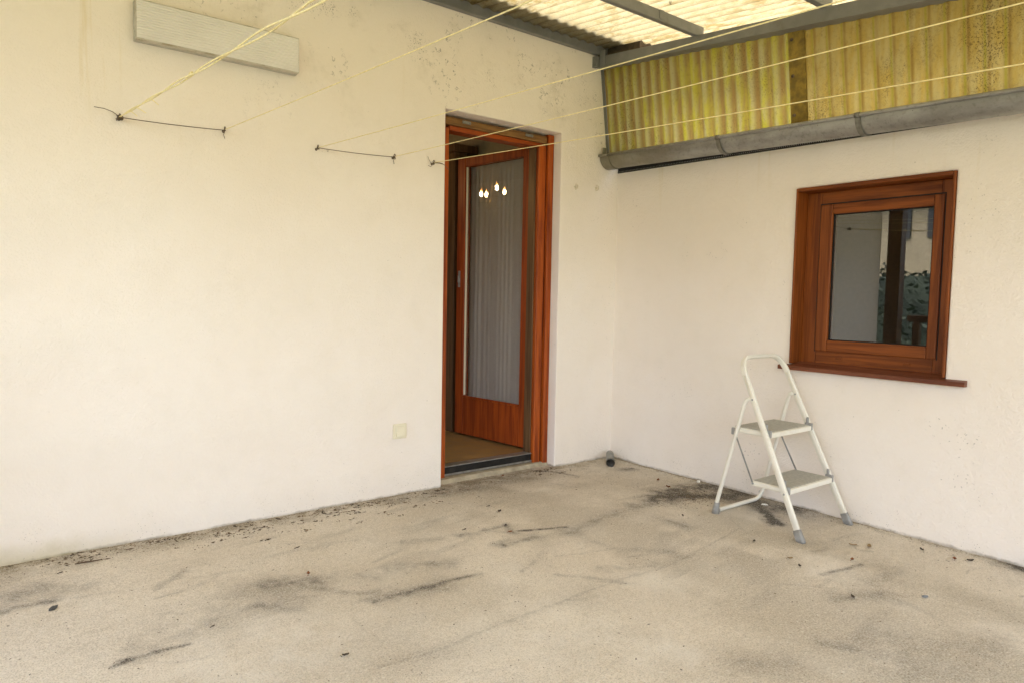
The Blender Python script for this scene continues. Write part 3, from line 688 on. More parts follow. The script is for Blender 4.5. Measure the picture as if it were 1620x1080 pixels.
# ------------------------------------------------------------------ yellow side sheeting
sd = thing('side_screen', 'yellow green corrugated translucent sheeting between gutter and canopy beam', 'screen', (-.1, -1.4, 2.1)); sdo = Vector((-.1, -1.4, 2.1))
KX = (.185-.098)/(2.616-2.098)
def sidex(z): return -.098-KX*(z-2.098)
def side_sheet(y0, y1, off, pitch=.076, seg=12, amp=.0085, nz=6):
    b = MB(); ny = int(abs(y1-y0)/pitch*seg); vs = []
    for k in range(nz+1):
        for i in range(ny+1):
            y = y0+(y1-y0)*i/ny; zt = 2.656+SL*y; zb_ = 2.025+.034*y; t_ = k/nz; z = zb_+(zt-zb_)*t_
            vs.append((-.090-.088*t_+off*(1-t_)-amp*math.cos(2*PI*((y+20)/pitch+.5)), y, z))
    b.add(vs, [(k*(ny+1)+i, k*(ny+1)+i+1, (k+1)*(ny+1)+i+1, (k+1)*(ny+1)+i) for k in range(nz) for i in range(ny)], True); return b
put(side_sheet(-.004, -1.385, 0), 'yellow_sheet', MAT['green'], sd, sdo)
put(side_sheet(-1.40, -4.75, .012), 'ochre_sheet', MAT['ochre'], sd, sdo)
b = MB()
zt = 2.651+SL*-1.395
for (a0, a1) in ((1.99, zt-.001),):
    x0, x1 = -.090-.017, -.178-.010
    b.add([(x0,-1.352,a0),(x0,-1.440,a0),(x1,-1.440,a1),(x1,-1.352,a1),(x0+.014,-1.352,a0),(x0+.014,-1.440,a0),(x1+.014,-1.440,a1),(x1+.014,-1.352,a1)],
          [(0,1,2,3),(4,7,6,5),(0,3,7,4),(1,5,6,2),(3,2,6,7),(0,4,5,1)])
js = put(b, 'joint_strip', MAT['strip'], sd, sdo)
for zz in (2.095, 2.29, 2.468):
    b = MB(); x = -.107-.081*(zz-1.99)/(zt-1.991-.0)+.0; b.lathe([(.0005,-.006),(.008,-.005),(.009,-.0005)], (x,-1.372,zz), 'x', 10)
    b.v = [tuple(Vector(q)-sdo) for q in b.v]; b.build('screw', MAT['crumb'], js)
b = MB(); b.box(-.192, -.188, -.0045, -.0015, 2.1, 2.62);
b = MB(); vs = [(xx_+dx, -.0035, z) for z, xx_ in ((2.03, -.090), (2.65, -.178)) for dx in (-.020, .02)]; vs2 = [(x, -.0012, z) for x, _, z in vs]
b.add(vs+vs2, [(0,1,3,2),(0,2,6,4),(1,5,7,3)]); put(b, 'edge_trim', MAT['steel'], sd, sdo)

# ------------------------------------------------------------------ gutter
gt = thing('gutter', 'weathered half round zinc gutter along the top of the low wall', 'gutter', (-.1, 0, 2.05)); gto = Vector((-.1, 0, 2.05))
GS = .034
def gz(y): return 2.072+GS*y
GX, GR = -.106, .076
def trough(y0, y1, r, th=.003, ny=2, bead=True, mb=None):
    b = mb or MB(); n = 18; vs = []
    ys = [y0+(y1-y0)*k/ny for k in range(ny+1)]
    for y in ys:
        for rr in (r, r-th):
            for i in range(n+1):
                a = PI+PI*i/n; vs.append((GX+rr*math.cos(a), y, gz(y)+rr*math.sin(a)))
    m = 2*(n+1); fs = []
    for k in range(ny):
        for i in range(n):
            fs.append((k*m+i, k*m+i+1, (k+1)*m+i+1, (k+1)*m+i)); fs.append((k*m+n+1+i, (k+1)*m+n+1+i, (k+1)*m+n+2+i, k*m+n+2+i))
    b.add(vs, fs, True)
    for k in (0, ny):
        b.add([vs[k*m+i] for i in range(m)], [(i, i+1, n+2+i, n+1+i) for i in range(n)])
    if bead: b.tube([(GX-r-.007, y, gz(y)+.003) for y in ys], .0098, 10)
    return b
b = trough(-.055, -4.9, GR, ny=12); put(b, 'trough', MAT['zinc'], gt, gto)
b = trough(-.004, -.085, GR+.0045, th=.004, ny=1, bead=True)
n = 16; vs = [(GX, -.004, gz(0))]+[(GX+(GR+.004)*math.cos(PI+PI*i/n), -.004, gz(0)+(GR+.004)*math.sin(PI+PI*i/n)) for i in range(n+1)]
b.add(vs, [(0, i+1, i+2) for i in range(n)])
b.box(GX-GR+.004, GX-GR+.032, -.028, -.018, gz(0)-.01, gz(0)+.058, .002)
put(b, 'end_cap', MAT['zinc'], gt, gto)
for yy in (-.945, -1.735, -2.53, -3.3, -4.1):
    b = trough(yy-.013, yy+.013, GR+.0065, th=.0028, ny=1, bead=False)
    b.tube([(GX-GR-.007, yy-.012, gz(yy)+.003), (GX-GR-.007, yy+.012, gz(yy)+.003)], .0135, 10)
    b.box(GX-GR-.006, GX-GR+.012, yy-.006, yy+.006, gz(yy)+.008, gz(yy)+.014, .001)
    put(b, 'strap', MAT['strapm'], gt, gto)
b = trough(-.603, -.607, GR+.0012, th=.001, ny=1, bead=False); put(b, 'seam', MAT['zinc'], gt, gto); b = trough(-2.05, -2.054, GR+.0012, th=.001, ny=1, bead=False); put(b, 'seam', MAT['zinc'], gt, gto)
# black perforated strip under it
vs_ = thing('vent_strip', 'black perforated strip on the wall directly under the gutter', 'vent strip', (0, 0, 1.97)); vo = Vector((0, 0, 1.97))
b = MB(); zf = lambda y: 1.981+.017*y
b.add([(-.004,-.0006,zf(0)),(-.004,-4.8,zf(-4.8)),(-.004,-4.8,2.0),(-.004,-.0006,2.04),(-.0005,-.0006,zf(0)),(-.0005,-4.8,zf(-4.8))], [(0,1,2,3),(0,4,5,1)])
b.add([(-.004,-.006,zf(0)+.001),(-.018,-.006,zf(0)+.004),(-.018,-4.8,zf(-4.8)+.004),(-.004,-4.8,zf(-4.8)+.001)], [(0,1,2,3)])
put(b, 'strip', MAT['black_metal'], vs_, vo)
b = MB()
for i in range(260):
    y = -.02-i*.0125; z = zf(y)+.009
    b.add([(-.0055,y-.003,z-.0035),(-.0055,y+.003,z-.0035),(-.0055,y+.003,z+.0035),(-.0055,y-.003,z+.0035)], [(0,1,2,3)])
put(b, 'perforation', MAT['grey_plastic'], vs_, vo)

# ------------------------------------------------------------------ ribbed wall light
wl = thing('wall_light', 'grey ribbed oblong wall light high on the house wall', 'wall light', (-2.63, 0, 2.25)); wlo = Vector((-2.63, 0, 2.25))
t = NT('ribbed_diffuser'); MAT['diff'] = t.done(t.bsdf(t.mix(t.ramp(t.noise(5, 5), .35, .7), (.72, .695, .655), (.79, .765, .725)), .35, 0, None, .4))
b = MB(); b.box(-2.984, -2.281, -.030, -.0015, 2.171, 2.336, .003); put(b, 'housing', MAT['mat_grey'], wl, wlo)
b = MB(); nr = 14; z0_, z1_ = 2.176, 2.332; prof = []
for i in range(nr):
    za = z0_+(z1_-z0_)*i/nr; zb = z0_+(z1_-z0_)*(i+1)/nr
    prof += [(-.0592, za+.0002), (-.0600, za+.0016), (-.0622, za+.0030), (-.0615, zb-.0010)]
prof.append((-.0592, z1_))
xa, xb = -2.980, -2.285
vs = [(x, y, z) for x in (xa, xb) for y, z in prof]; m = len(prof)
b.add(vs, [(i, m+i, m+i+1, i+1) for i in range(m-1)])
for s_, x in ((0, xa), (1, xb)): pass
put(b, 'diffuser', MAT['diff'], wl, wlo)
t = NT('aged_lamp_body'); MAT['lampbody'] = t.done(t.bsdf(t.mix(t.ramp(t.noise(16, 6, .7), .45, .65), (.56, .52, .44), (.36, .32, .22)), .6, 0, None, .3))
b = MB(); b.box(-2.982, xa-.0002, -.062, -.0305, 2.172, 2.335, .0008); b.box(xb+.0002, -2.283, -.062, -.0305, 2.172, 2.335, .0008)
b.box(xa, xb, -.0605, -.0305, 2.1715, 2.1755); b.box(xa, xb, -.0605, -.0305, 2.3325, 2.3355); put(b, 'cover_edge', MAT['lampbody'], wl, wlo)

# ------------------------------------------------------------------ wall switch
sw = thing('wall_switch', 'small cream rocker switch low on the house wall left of the door', 'switch', (-1.69, 0, .362)); so = Vector((-1.69, 0, .362))
b = MB(); b.box(-1.732, -1.648, -.011, -.0012, .320, .404, .005); put(b, 'cover_frame', MAT['cream_plastic'], sw, so)
b = MB(); b.add([(-1.716,-.0115,.334),(-1.664,-.0115,.334),(-1.664,-.0115,.390),(-1.716,-.0115,.390),(-1.714,-.020,.336),(-1.666,-.020,.336),(-1.666,-.0135,.388),(-1.714,-.0135,.388)],
                [(4,5,6,7),(0,1,5,4),(1,2,6,5),(2,3,7,6),(3,0,4,7)]); put(b, 'rocker', MAT['cream_plastic'], sw, so)

# ------------------------------------------------------------------ washing lines, hooks, wires
HK = [(-3.043, 1.839), (-2.618, 1.855), (-2.173, 1.838), (-1.745, 1.853), (-1.500, 1.853)]
HL = ['knotted rusty hook where the double yellow line ends below the wall light',
      'rusty hook at the right end of the wire below the wall light',
      'small hook at the left end of the wire left of the door',
      'small hook at the right end of the wire nearest the door',
      'bent hook at the door edge holding the lowest yellow line']
def hook(i):
    x, z = HK[i]; b = MB()
    pts = [(x, .01, z-.002), (x, -.012, z-.002)]+[(x+.010*math.sin(a), -.022-.010*math.cos(a)*-1+0, z-.002+.010*(1-math.cos(a))) for a in ()]
    for k in range(10):
        a = -PI/2+2*PI*k/9*.85; pts.append((x+.002*k/9, -.021+.009*math.cos(a+PI/2*2), z-.002+.009*math.sin(a)+.009))
    b.tube(pts, .0022 if i else .003, 8)
    b.lathe([(.007,.0005),(.006,-.003),(.003,-.004)], (x, -.001, z-.002), 'y', 10)
    return b
for i in range(5):
    o = hook(i); root = thing('wall_hook', HL[i], 'hook', (HK[i][0], 0, HK[i][1]), 0, 'washing line hooks on the house wall'); oo = Vector((HK[i][0], 0, HK[i][1]))
    put(o, 'hook_ring', MAT['wire'], root, oo)
    x, z = HK[i]; k = MB()
    # knot of cord / wire windings
    for q in range({0: 9, 1: 3, 2: 2, 3: 3, 4: 2}[i]):
        rr = {0: .011, 1: .006, 2: .005, 3: .006, 4: .005}[i]*random.uniform(.7, 1.1); c0 = Vector((x+random.uniform(-.006,.006), -.022+random.uniform(-.006,.004), z+random.uniform(-.006,.006)))
        ax = Vector((random.uniform(-1,1), random.uniform(-1,1), random.uniform(-1,1))).normalized(); u = ax.orthogonal().normalized(); v = ax.cross(u)
        k.tube([c0+u*rr*math.cos(2*PI*j/10)+v*rr*math.sin(2*PI*j/10) for j in range(10)], .0017, 6, closed=True)
    if i in (1, 3): k.tube([(x, -.020, z-.004), (x-.004, -.018, z-.02), (x+.003, -.012, z-.035)], .0015, 6)
    if i == 4:
        k.tube([(x, -.022, z+.003), (x+.035, -.03, z+.004), (x+.05, -.034, z+.001)], .003, 8)
        k.tube([(x+.035, -.03, z+.006), (x+.065, -.034, z-.004), (x+.08, -.038, z-.02), (x+.092, -.04, z-.03)], .0015, 6)
        k.tube([(x-.01, -.01, z), (x-.022, -.012, z+.012), (x-.03, -.008, z+.035)], .0012, 6)
        k.tube([(x, -.012, z-.004), (x-.012, -.012, z-.02), (x-.028, -.008, z-.014)], .0012, 6)
    put(k, 'knot', MAT['wire'], root, oo)
def span(a, bq, sag, n=24, wob=0, seed=0):
    a, bq = Vector(a), Vector(bq); P = []
    for i in range(n+1):
        t_ = i/n; p = a.lerp(bq, t_); p.z -= sag*4*t_*(1-t_)
        if wob and 0 < i < n: p += Vector((wob*math.sin(i*1.7+seed), 0, wob*math.cos(i*1.3+seed)))
        P.append(p)
    return P
W = [(0, 1, 'taut rusty wire strung between the two hooks below the wall light'), (2, 3, 'taut rusty wire strung between the two hooks left of the door')]
for i, j, lb in W:
    b = MB(); b.tube(span((HK[i][0], -.024, HK[i][1]+.002), (HK[j][0], -.024, HK[j][1]), .004, 12), .0019, 6)
    if i == 0: b.tube([(HK[0][0], -.024, HK[0][1]+.004), (-3.07, -.03, 1.858), (-3.10, -.03, 1.866), (-3.135, -.02, 1.869)], .0016, 6)
    if i == 2:
        b.tube([(HK[2][0]+.045, -.024, HK[2][1]-.003+.006), (HK[2][0]+.05, -.027, HK[2][1]-.012), (HK[2][0]+.058, -.024, HK[2][1]-.001)], .0013, 6)
    tag(b.build('tie_wire', MAT['wire']), lb, 'wire', 'wires between the hooks')
ENDS = [(-2.173, 1.643), (-2.164, 1.747), (-2.643, 1.729), (-2.839, 1.783), (-2.785, 1.723)]
LL = ['double twisted yellow washing line in front of the wall light', 'single yellow washing line rising from below the wall light to the roof sheet',
      'yellow washing line crossing the canopy beam corner above the door', 'yellow washing line crossing the upper part of the door opening and the sheeting',
      'lowest yellow washing line, passing the door glass and just above the gutter']
for i in range(5):
    x, z = HK[i]; ye, ze = ENDS[i]; k = 4.6/abs(ye)
    sl_ = (ze-z)/abs(ye)
    a = (x, -.028, z+.003)
    # keep the chord through the measured point
    e = (x, -4.6, z+sl_*4.6)
    b = MB()
    if i == 0:
        P = span(a, e, .0, 90)
        for s_ in (0, PI):
            Q = []
            for q, p in enumerate(P):
                t_ = q/90; r_ = .0022+.0035*min(1, t_*2)*(1+.5*math.sin(q*.37)); an = q*.42+s_
                Q.append(p+Vector((r_*math.cos(an), 0, r_*math.sin(an))))
            b.tube(Q, .0021, 8)
        for (t_, l) in ((.02, .05), (.05, .09), (.11, .05)):
            p = Vector(a).lerp(Vector(e), t_); b.tube([p, p+Vector((.012, -.01, .014)), p+Vector((.028, -.02, .012)), p+Vector((.035+l*.2, -.03, -.004))], .0016, 6)
        p = Vector(a).lerp(Vector(e), .26); b.tube([p+Vector((.004*math.cos(q*1.5), -.004*q, .006*math.sin(q*1.5))) for q in range(9)], .0026, 6)
    else:
        b.tube(span(a, e, .012, 40), .0017, 8)
    tag(b.build('washing_line', MAT['cord']), LL[i], 'washing line', 'yellow washing lines')
# two overpainted rings on the right of the door
for x, z, lb in ((-.396, 1.847, 'overpainted screw ring on the wall, the one nearer the door'), (-.204, 1.860, 'overpainted screw ring on the wall, the one nearer the gutter end')):
    b = MB(); b.tube([(x-.004+.017*math.cos(a), -.006-.004*math.sin(a*.5), z+.017*math.sin(a)) for a in [R(-130+26*k) for k in range(11)]], .0026, 8)
    b.lathe([(.009,.0008),(.008,-.004),(.004,-.007)], (x-.006, -.0008, z), 'y', 10)
    tag(b.build('screw_ring', MAT['paint_ring']), lb, 'hook', 'overpainted rings right of the door')

# ------------------------------------------------------------------ step ladder
LX, LY = -.293, -1.735
ld = thing('step_ladder', 'cream white two step folding ladder with grey treads against the low wall', 'step ladder', (LX, LY, 0))
KL = .473
def fp(x, z): return (x, KL*z, z)
zt_ = .832; hw0, hw1 = .226, .193
pts = [fp(-hw0, .006)]
zc = zt_-.085
pts += [fp(-(hw0+(hw1-hw0)*t_/6), .006+(zc-.006)*t_/6) for t_ in range(1, 7)]
for k in range(1, 8):
    a = PI-PI/2*k/8; pts.append(fp(-hw1+.085+.085*math.cos(a), zc+.085*math.sin(a)))
pts += [fp(-hw1+.085, zt_), fp(0, zt_+.001)]
pts += [(-p[0], p[1], p[2]) for p in reversed(pts[:-1])]
Nf = Vector((0, 1, -KL)).normalized()
b = MB(); prof = []
for a, c in rrect(.031, .017, .006, 3): prof.append((a, c))
b.sweep(pts, prof, N=Nf)
ff = b.build('front_frame', MAT['white_metal'], ld)
def rivet(p, par, r=.005):
    c = MB(); c.lathe([(r, .0), (r*.9, -.0025), (.0004, -.0032)], p, 'x', 10); c.build('rivet', MAT['rod'], par)
# recessed groove line along rails = narrow raised beads
for s_ in (-1, 1):
    c = MB(); c.sweep([fp(s_*(hw0-(hw0-hw1)*z/zc)-.0088, z) for z in (.06, .3, .5, zc)], rrect(.010, .0016, .0007, 2), N=Nf); c.build('rail_bead', MAT['white_metal'], ff)
    for z in (.632, .205): rivet((s_*(hw0-(hw0-hw1)*z/zc)-.0092, KL*z, z), ff)
c = MB(); c.box(-.03, .03, KL*zt_-.007, KL*zt_+.007, zt_+.0088, zt_+.0105, .0005)
t = NT('worn_warning_sticker'); MAT['stick'] = t.done(t.bsdf(t.mix(t.ramp(t.noise(60, 4), .4, .6), (.62, .33, .16), (.75, .66, .52)), .5))
c.build('sticker', MAT['stick'], ff)
# rear frame
rx = .035; hr = .205; zb = .0125
pl = [(-.196, KL*.632+.012, .634), (-.1975, KL*.632+.024, .633), (-.199, KL*.632+.035, .627), (-.2005, KL*.632+.042, .616), (-.202, KL*.632+.048, .600)]
yb = .508
legL = [(-.202-.016*t_/6+rx*t_/6, KL*.632+.048+(yb-.008-KL*.632-.048)*t_/6, .600+(.06-.600)*t_/6) for t_ in range(1, 7)]
L0 = legL[-1]; xr = hr+rx
bot = [(L0[0]+.004, yb-.002, .030), (L0[0]+.016, yb, zb+.004), (L0[0]+.036, yb, zb), (0, yb, zb)]
rightleg = [(.202+.016*t_/6+rx*t_/6*.8, q[1], q[2]) for t_, q in zip(range(1, 7), legL)]
R0 = rightleg[-1]
botr = [(R0[0]-.055, yb, zb), (R0[0]-.025, yb, zb+.008), (R0[0]-.007, yb-.002, .038)]
path = pl+legL+bot+botr+list(reversed(rightleg))+[(-q[0], q[1], q[2]) for q in reversed(pl)]
b = MB(); b.tube(path, .0108, 12); rf = b.build('rear_frame', MAT['white_metal'], ld)
for s_, q in ((-1, L0), (1, R0)):
    c = MB(); c.lathe([(.0125,-.003),(.0125,.003)], (q[0]*.97, q[1]+.006, .045), 'x', 8); c.build('rivet', MAT['rod'], rf)
# steps
def step(zs, yf, yr, hw, nm='step'):
    b = MB(); th = .026
    b.box(-hw, hw, yf, yr, zs-th, zs, .006)
    s = b.build(nm, MAT['white_metal'], ld)
    m = MB(); m.box(-hw+.010, hw-.010, yf+.012, yr-.010, zs+.0005, zs+.004, .0012)
    nrib = 26
    for i in range(nrib):
        x = -hw+.014+(2*hw-.028)*(i+.5)/nrib; m.box(x-.003, x+.003, yf+.016, yr-.014, zs+.0038, zs+.0056, .0006)
    m.build('tread', MAT['mat_grey'], s); return s
zu, zl = .478, .226
yu, yl = KL*zu-.028, KL*zl-.026
s1_ = step(zu, yu, yu+.222, .188); s2_ = step(zl, yl, yl+.212, .200)
for zz, yy, s in ((zu, yu, s1_), (zl, yl, s2_)):
    hw = .188 if zz > .4 else .200
    for sgn in (-1, 1):
        c = MB(); x = sgn*(hw+.004); c.box(x-.007, x+.007, yy-.002, yy+.040, zz-.024, zz+.014, .005); c.box(x-.006, x+.006, yy+.020, yy+.034, zz+.010, zz+.042, .005)
        c.build('clip', MAT['grey_plastic'], ld)
    for sgn in (-1, 1): rivet((sgn*hw-.001, yy+.200, zz-.013), s, .006)
for sgn in (-1, 1):
    b = MB(); b.sweep([(sgn*.194, yu+.206, zu-.02), (sgn*.205, yl+.200, zl-.006)], rrect(.009, .0035, .0015, 2)); b.build('brace_rod', MAT['rod'], ld)
    c = MB(); c.box(sgn*.192-.006, sgn*.192+.006, yu+.196, yu+.222, zu-.040, zu-.004, .004); c.build('pivot_plate', MAT['grey_plastic'], ld)
    # front boots
    c = MB(); c.sweep([fp(sgn*(hw0+.001), -.006), fp(sgn*hw0, .018), fp(sgn*(hw0-.002), .052)], rrect(.040, .026, .008, 3), N=Nf, scale=[1.06, 1.0, .9])
    for q in range(5):
        c.sweep([fp(sgn*hw0+(-.0122 if sgn < 0 else -.0135), .006), fp(sgn*hw0+(-.0115 if sgn < 0 else -.0125), .046)], [(a-.014+.007*q, d_) for a, d_ in rrect(.003, .003, .001, 1)], N=Nf)
    c.v = [(x, y, max(z, .0005)) for x, y, z in c.v]
    c.build('rubber_foot', MAT['grey_plastic'], ld)
c = MB(); c.tube([(L0[0]-.002, yb-.004, .001), (L0[0]-.001, yb-.006, .028), (L0[0], yb-.010, .060)], .016, 12, scale=[1.25, 1.05, .9]); c.build('rubber_foot', MAT['grey_plastic'], ld)
c = MB(); c.tube([(L0[0]+.002, yb, .0125), (L0[0]+.026, yb, .0125)], .0145, 12); c.build('foot_sleeve', MAT['grey_plastic'], ld)

# ------------------------------------------------------------------ bits on the floor
dp = thing('drain_pipe', 'short grey pipe stub lying in the corner where the walls meet', 'pipe', (-.15, -.15, 0)); do = Vector((-.15, -.15, 0))
b = MB(); d = Vector((-.70, -.71, -.05)).normalized(); p0 = Vector((-.06, -.055, .038)); p1 = p0+d*.215
prof = [(.026*math.cos(2*PI*i/20), .026*math.sin(2*PI*i/20)) for i in range(20)]
b.sweep([p0, p1], prof, caps=False); b.sweep([p1, p0], [(x*.86, y*.86) for x, y in prof], caps=False)
b.sweep([p1-d*.001, p1+d*.0005], [(x*.93, y*.93) for x, y in prof], caps=False)
put(b, 'barrel', MAT['pipe'], dp, do)
c = MB(); c.sweep([p1-d*.05, p1+d*.001], [(x*1.12, y*1.12) for x, y in prof], caps=False); c.sweep([p1+d*.001, p1-d*.02], [(x*.87, y*.87) for x, y in prof], caps=False)
nn = len(prof); v0 = len(c.v)
put(c, 'collar', MAT['pipe'], dp, do)

def leafshape(x, y, L, w, rot, curl, mat, name, label, cat, group=None, z=.003):
    L *= .72; w *= .7; curl *= .5
    b = MB(); vs = []; n = 7
    for i in range(n):
        t_ = i/(n-1); ww = w*math.sin(PI*min(1, t_*.93+.05))**.8*(1+.15*random.uniform(-1, 1)); zz = z+curl*(2*t_-1)**2+random.uniform(0, .002)
        vs += [(L*(t_-.5), -ww, zz+curl*.8), (L*(t_-.5), 0, zz), (L*(t_-.5), ww, zz+curl*.9)]
    ca, sa = math.cos(rot), math.sin(rot)
    fs = [(3*i+k, 3*i+3+k, 3*i+4+k, 3*i+1+k) for i in range(n-1) for k in (0, 1)]
    m2 = len(vs); vs2 = [(p[0], p[1], p[2]+.0012) for p in vs]
    b.add(vs+vs2, fs+[tuple(m2+i for i in f) for f in fs], True)
    b.tube([(-L*.5, 0, z), (-L*.72, .004, z+.003)], .0012, 5)
    b.v = [(ca*px-sa*py, sa*px+ca*py, pz) for px, py, pz in b.v]
    return tag(b.build(name, mat, loc=(x, y, 0)), label, cat, group)
def stone(x, y, rx_, ry_, rz_, rot, mat, label, cat='stone', name='stone', rough=.16):
    b = MB(); b.blob((0, 0, rz_*.75), rx_, ry_, rz_, rough, rot, 1, True)
    return tag(b.build(name, mat, loc=(x, y, 0)), label, cat)
stone(-3.355, -.563, .021, .012, .006, .75, MAT['stone'], 'flat dark slate chip lying alone on the floor near the left wall')
stone(-.691, -2.338, .017, .009, .005, -.4, MAT['stone2'], 'flat blue grey pebble on the bare floor right of the ladder')
stone(-.038, -.79, .016, .011, .008, .2, MAT['chip'], 'white plaster chip at the foot of the low wall behind the dark stain', 'plaster chip', 'plaster_chip', .3)
stone(-.123, -1.299, .020, .007, .006, -.9, MAT['chip'], 'white plaster chip lying on the floor under the ladder', 'plaster chip', 'plaster_chip', .3)
leafshape(-2.523, -.787, .030, .010, 1.2, .010, MAT['leaf'], 'dry_leaf', 'small red brown curled leaf alone on the open floor near the left wall', 'leaf', 'dry leaves on the floor')
leafshape(-2.667, -1.454, .030, .006, -.2, .007, MAT['leafdark'], 'dry_leaf', 'dark narrow curled leaf on the pale front part of the floor', 'leaf', 'dry leaves on the floor')
leafshape(-.226, -.629, .040, .013, .5, .010, MAT['leaf'], 'dry_leaf', 'reddish dry leaf between the pipe stub and the dark stain, the one nearer the wall', 'leaf', 'dry leaves on the floor')
leafshape(-.299, -.768, .036, .014, 2.0, .013, MAT['leaf'], 'dry_leaf', 'curled reddish dry leaf right beside the dark stain', 'leaf', 'dry leaves on the floor')
leafshape(-1.415, -.576, .032, .013, .1, .009, MAT['leafdark'], 'dry_leaf', 'blackish crumpled leaf on the floor in front of the door', 'leaf', 'dry leaves on the floor', .005)
leafshape(-.929, -2.176, .036, .008, .9, .006, MAT['leafdark'], 'dry_leaf', 'dark brown leaf scrap left of the blue grey pebble', 'leaf', 'dry leaves on the floor')
leafshape(-.701, -1.605, .028, .009, .3, .007, MAT['leafdark'], 'dry_leaf', 'black leaf scrap left of the front ladder foot', 'leaf', 'dry leaves on the floor')
leafshape(-.667, -1.166, .026, .008, 1.0, .006, MAT['leafdark'], 'dry_leaf', 'small dark leaf scrap left of the rear ladder foot', 'leaf', 'dry leaves on the floor')
leafshape(-.548, -1.987, .032, .009, .2, .008, MAT['leaf'], 'dry_leaf', 'brown dry leaf at the end of the dark scuff right of the ladder', 'leaf', 'dry leaves on the floor')
leafshape(-.76, -1.82, .034, .008, -.6, .006, MAT['leaftan'], 'dry_leaf', 'pale orange leaf scrap in front of the ladder', 'leaf', 'dry leaves on the floor')
leafshape(-.807, -1.891, .024, .009, .9, .008, MAT['leafdark'], 'dry_leaf', 'dark leaf crumb just in front of the pale orange scrap', 'leaf', 'dry leaves on the floor')
leafshape(-1.515, -.761, .030, .006, .7, .004, MAT['leafdark'], 'dry_leaf', 'thin dark leaf at the bend of the black scuff mark below the door', 'leaf', 'dry leaves on the floor')
leafshape(-1.559, -.853, .030, .010, -.5, .007, MAT['leaf'], 'dry_leaf', 'rust coloured leaf scrap at the left end of the black scuff line', 'leaf', 'dry leaves on the floor')
leafshape(-.973, -.02, .030, .011, .4, .008, MAT['leaf'], 'dry_leaf', 'orange brown leaf lying on the ledge at the door threshold', 'leaf', 'dry leaves on the floor', .006)
leafshape(-.316, -1.953, .060, .014, .4, .007, MAT['leaftan'], 'dry_leaf', 'tan broken leaf on the floor near the right front ladder foot', 'leaf', 'dry leaves on the floor')
leafshape(-.36, -1.90, .045, .010, 2.0, .006, MAT['leaftan'], 'dry_leaf', 'small tan leaf fragment behind the broken tan leaf', 'leaf', 'dry leaves on the floor')
leafshape(-.156, -2.114, .03, .010, 1.2, .008, MAT['leafdark'], 'dry_leaf', 'brown leaf crumb close to the low wall at the right', 'leaf', 'dry leaves on the floor')
leafshape(-.16, -2.25, .036, .012, .4, .009, MAT['leaf'], 'dry_leaf', 'brown curled leaf near the dark patch by the right picture edge', 'leaf', 'dry leaves on the floor')
leafshape(-.127, -2.30, .04, .013, -.8, .009, MAT['leafdark'], 'dry_leaf', 'darkest curled leaf next to the dark patch by the right picture edge', 'leaf', 'dry leaves on the floor')
leafshape(-2.451, -.482, .030, .005, .2, .004, MAT['leafdark'], 'dry_leaf', 'thin dark leaf sliver not far from the left wall', 'leaf', 'dry leaves on the floor')
leafshape(-1.716, -.70, .028, .006, .1, .004, MAT['leafdark'], 'dry_leaf', 'dark leaf sliver on the grey smudge in the middle of the floor', 'leaf', 'dry leaves on the floor')
leafshape(-1.404, -.466, .026, .006, .1, .004, MAT['leafdark'], 'dry_leaf', 'dark leaf sliver right in front of the door threshold', 'leaf', 'dry leaves on the floor')
leafshape(-2.944, -1.023, .020, .006, .5, .003, MAT['leafdark'], 'dry_leaf', 'tiny black leaf crumb beside the long black streak at front left', 'leaf', 'dry leaves on the floor')
leafshape(-3.304, -.22, .022, .006, .4, .003, MAT['leafdark'], 'dry_leaf', 'tiny dark leaf crumb left of the twig', 'leaf', 'dry leaves on the floor')
b = MB(); b.tube([(-3.25, -.150, .005), (-3.22, -.156, .007), (-3.19, -.158, .006), (-3.155, -.165, .008)], .0033, 7, scale=[.6, 1, .9, .5]); b.tube([(-3.20, -.157, .006), (-3.185, -.145, .012)], .0018, 6)
tag(b.build('twig', MAT['twig']), 'thin brown twig beside the left wall foot', 'twig')

# loose dirt crumbs: uncountable
b = MB(); rng = random.Random(11)
def crumb(x, y, s):
    a = rng.uniform(0, 6.3); h = s*rng.uniform(.3, .7); l = s*rng.uniform(.8, 2.2); w = s*rng.uniform(.5, .9); ca, sa = math.cos(a), math.sin(a)
    P = [(-l,0,0),(0,-w,0),(l,0,0),(0,w,0),(rng.uniform(-.3,.3)*l, 0, h)]
    b.add([(x+ca*p-sa*q, y+sa*p+ca*q, .0015+r_) for p, q, r_ in P], [(0,1,4),(1,2,4),(2,3,4),(3,0,4)])
clus = [(rng.uniform(-3.5, -.6), -abs(rng.gauss(.03, .05))-.012, rng.uniform(.015, .06)) for _ in range(34)]
for cx_, cy_, r_ in clus:
    for _ in range(int(430*r_)):
        x, y = rng.gauss(cx_, r_*1.5), rng.gauss(cy_, r_*.5)
        if y < -.004: crumb(x, y, rng.choice((1, 1, 1.6, 2.2))*rng.uniform(.0012, .0042))
for _ in range(70):
    px_, py_ = rng.uniform(-2.9, -1.3), -.03-abs(rng.gauss(0, .13))
    for _ in range(rng.randint(3, 9)): crumb(px_+rng.gauss(0, .018), py_+rng.gauss(0, .007), rng.uniform(.002, .007))
for _ in range(800): crumb(rng.uniform(-3.6, -1.42), -abs(rng.gauss(0, .10))-.004, rng.uniform(.001, .0032))
for _ in range(420): crumb(rng.uniform(-1.7, -.3), -.02-abs(rng.gauss(0, .22)), rng.uniform(.001, .0035))
for _ in range(420): crumb(-abs(rng.gauss(0, .05))-.006, rng.uniform(-3.2, -.05), rng.uniform(.001, .0035))
for _ in range(900): crumb(rng.gauss(-.34, .13), rng.gauss(-.95, .075), rng.uniform(.001, .0038))
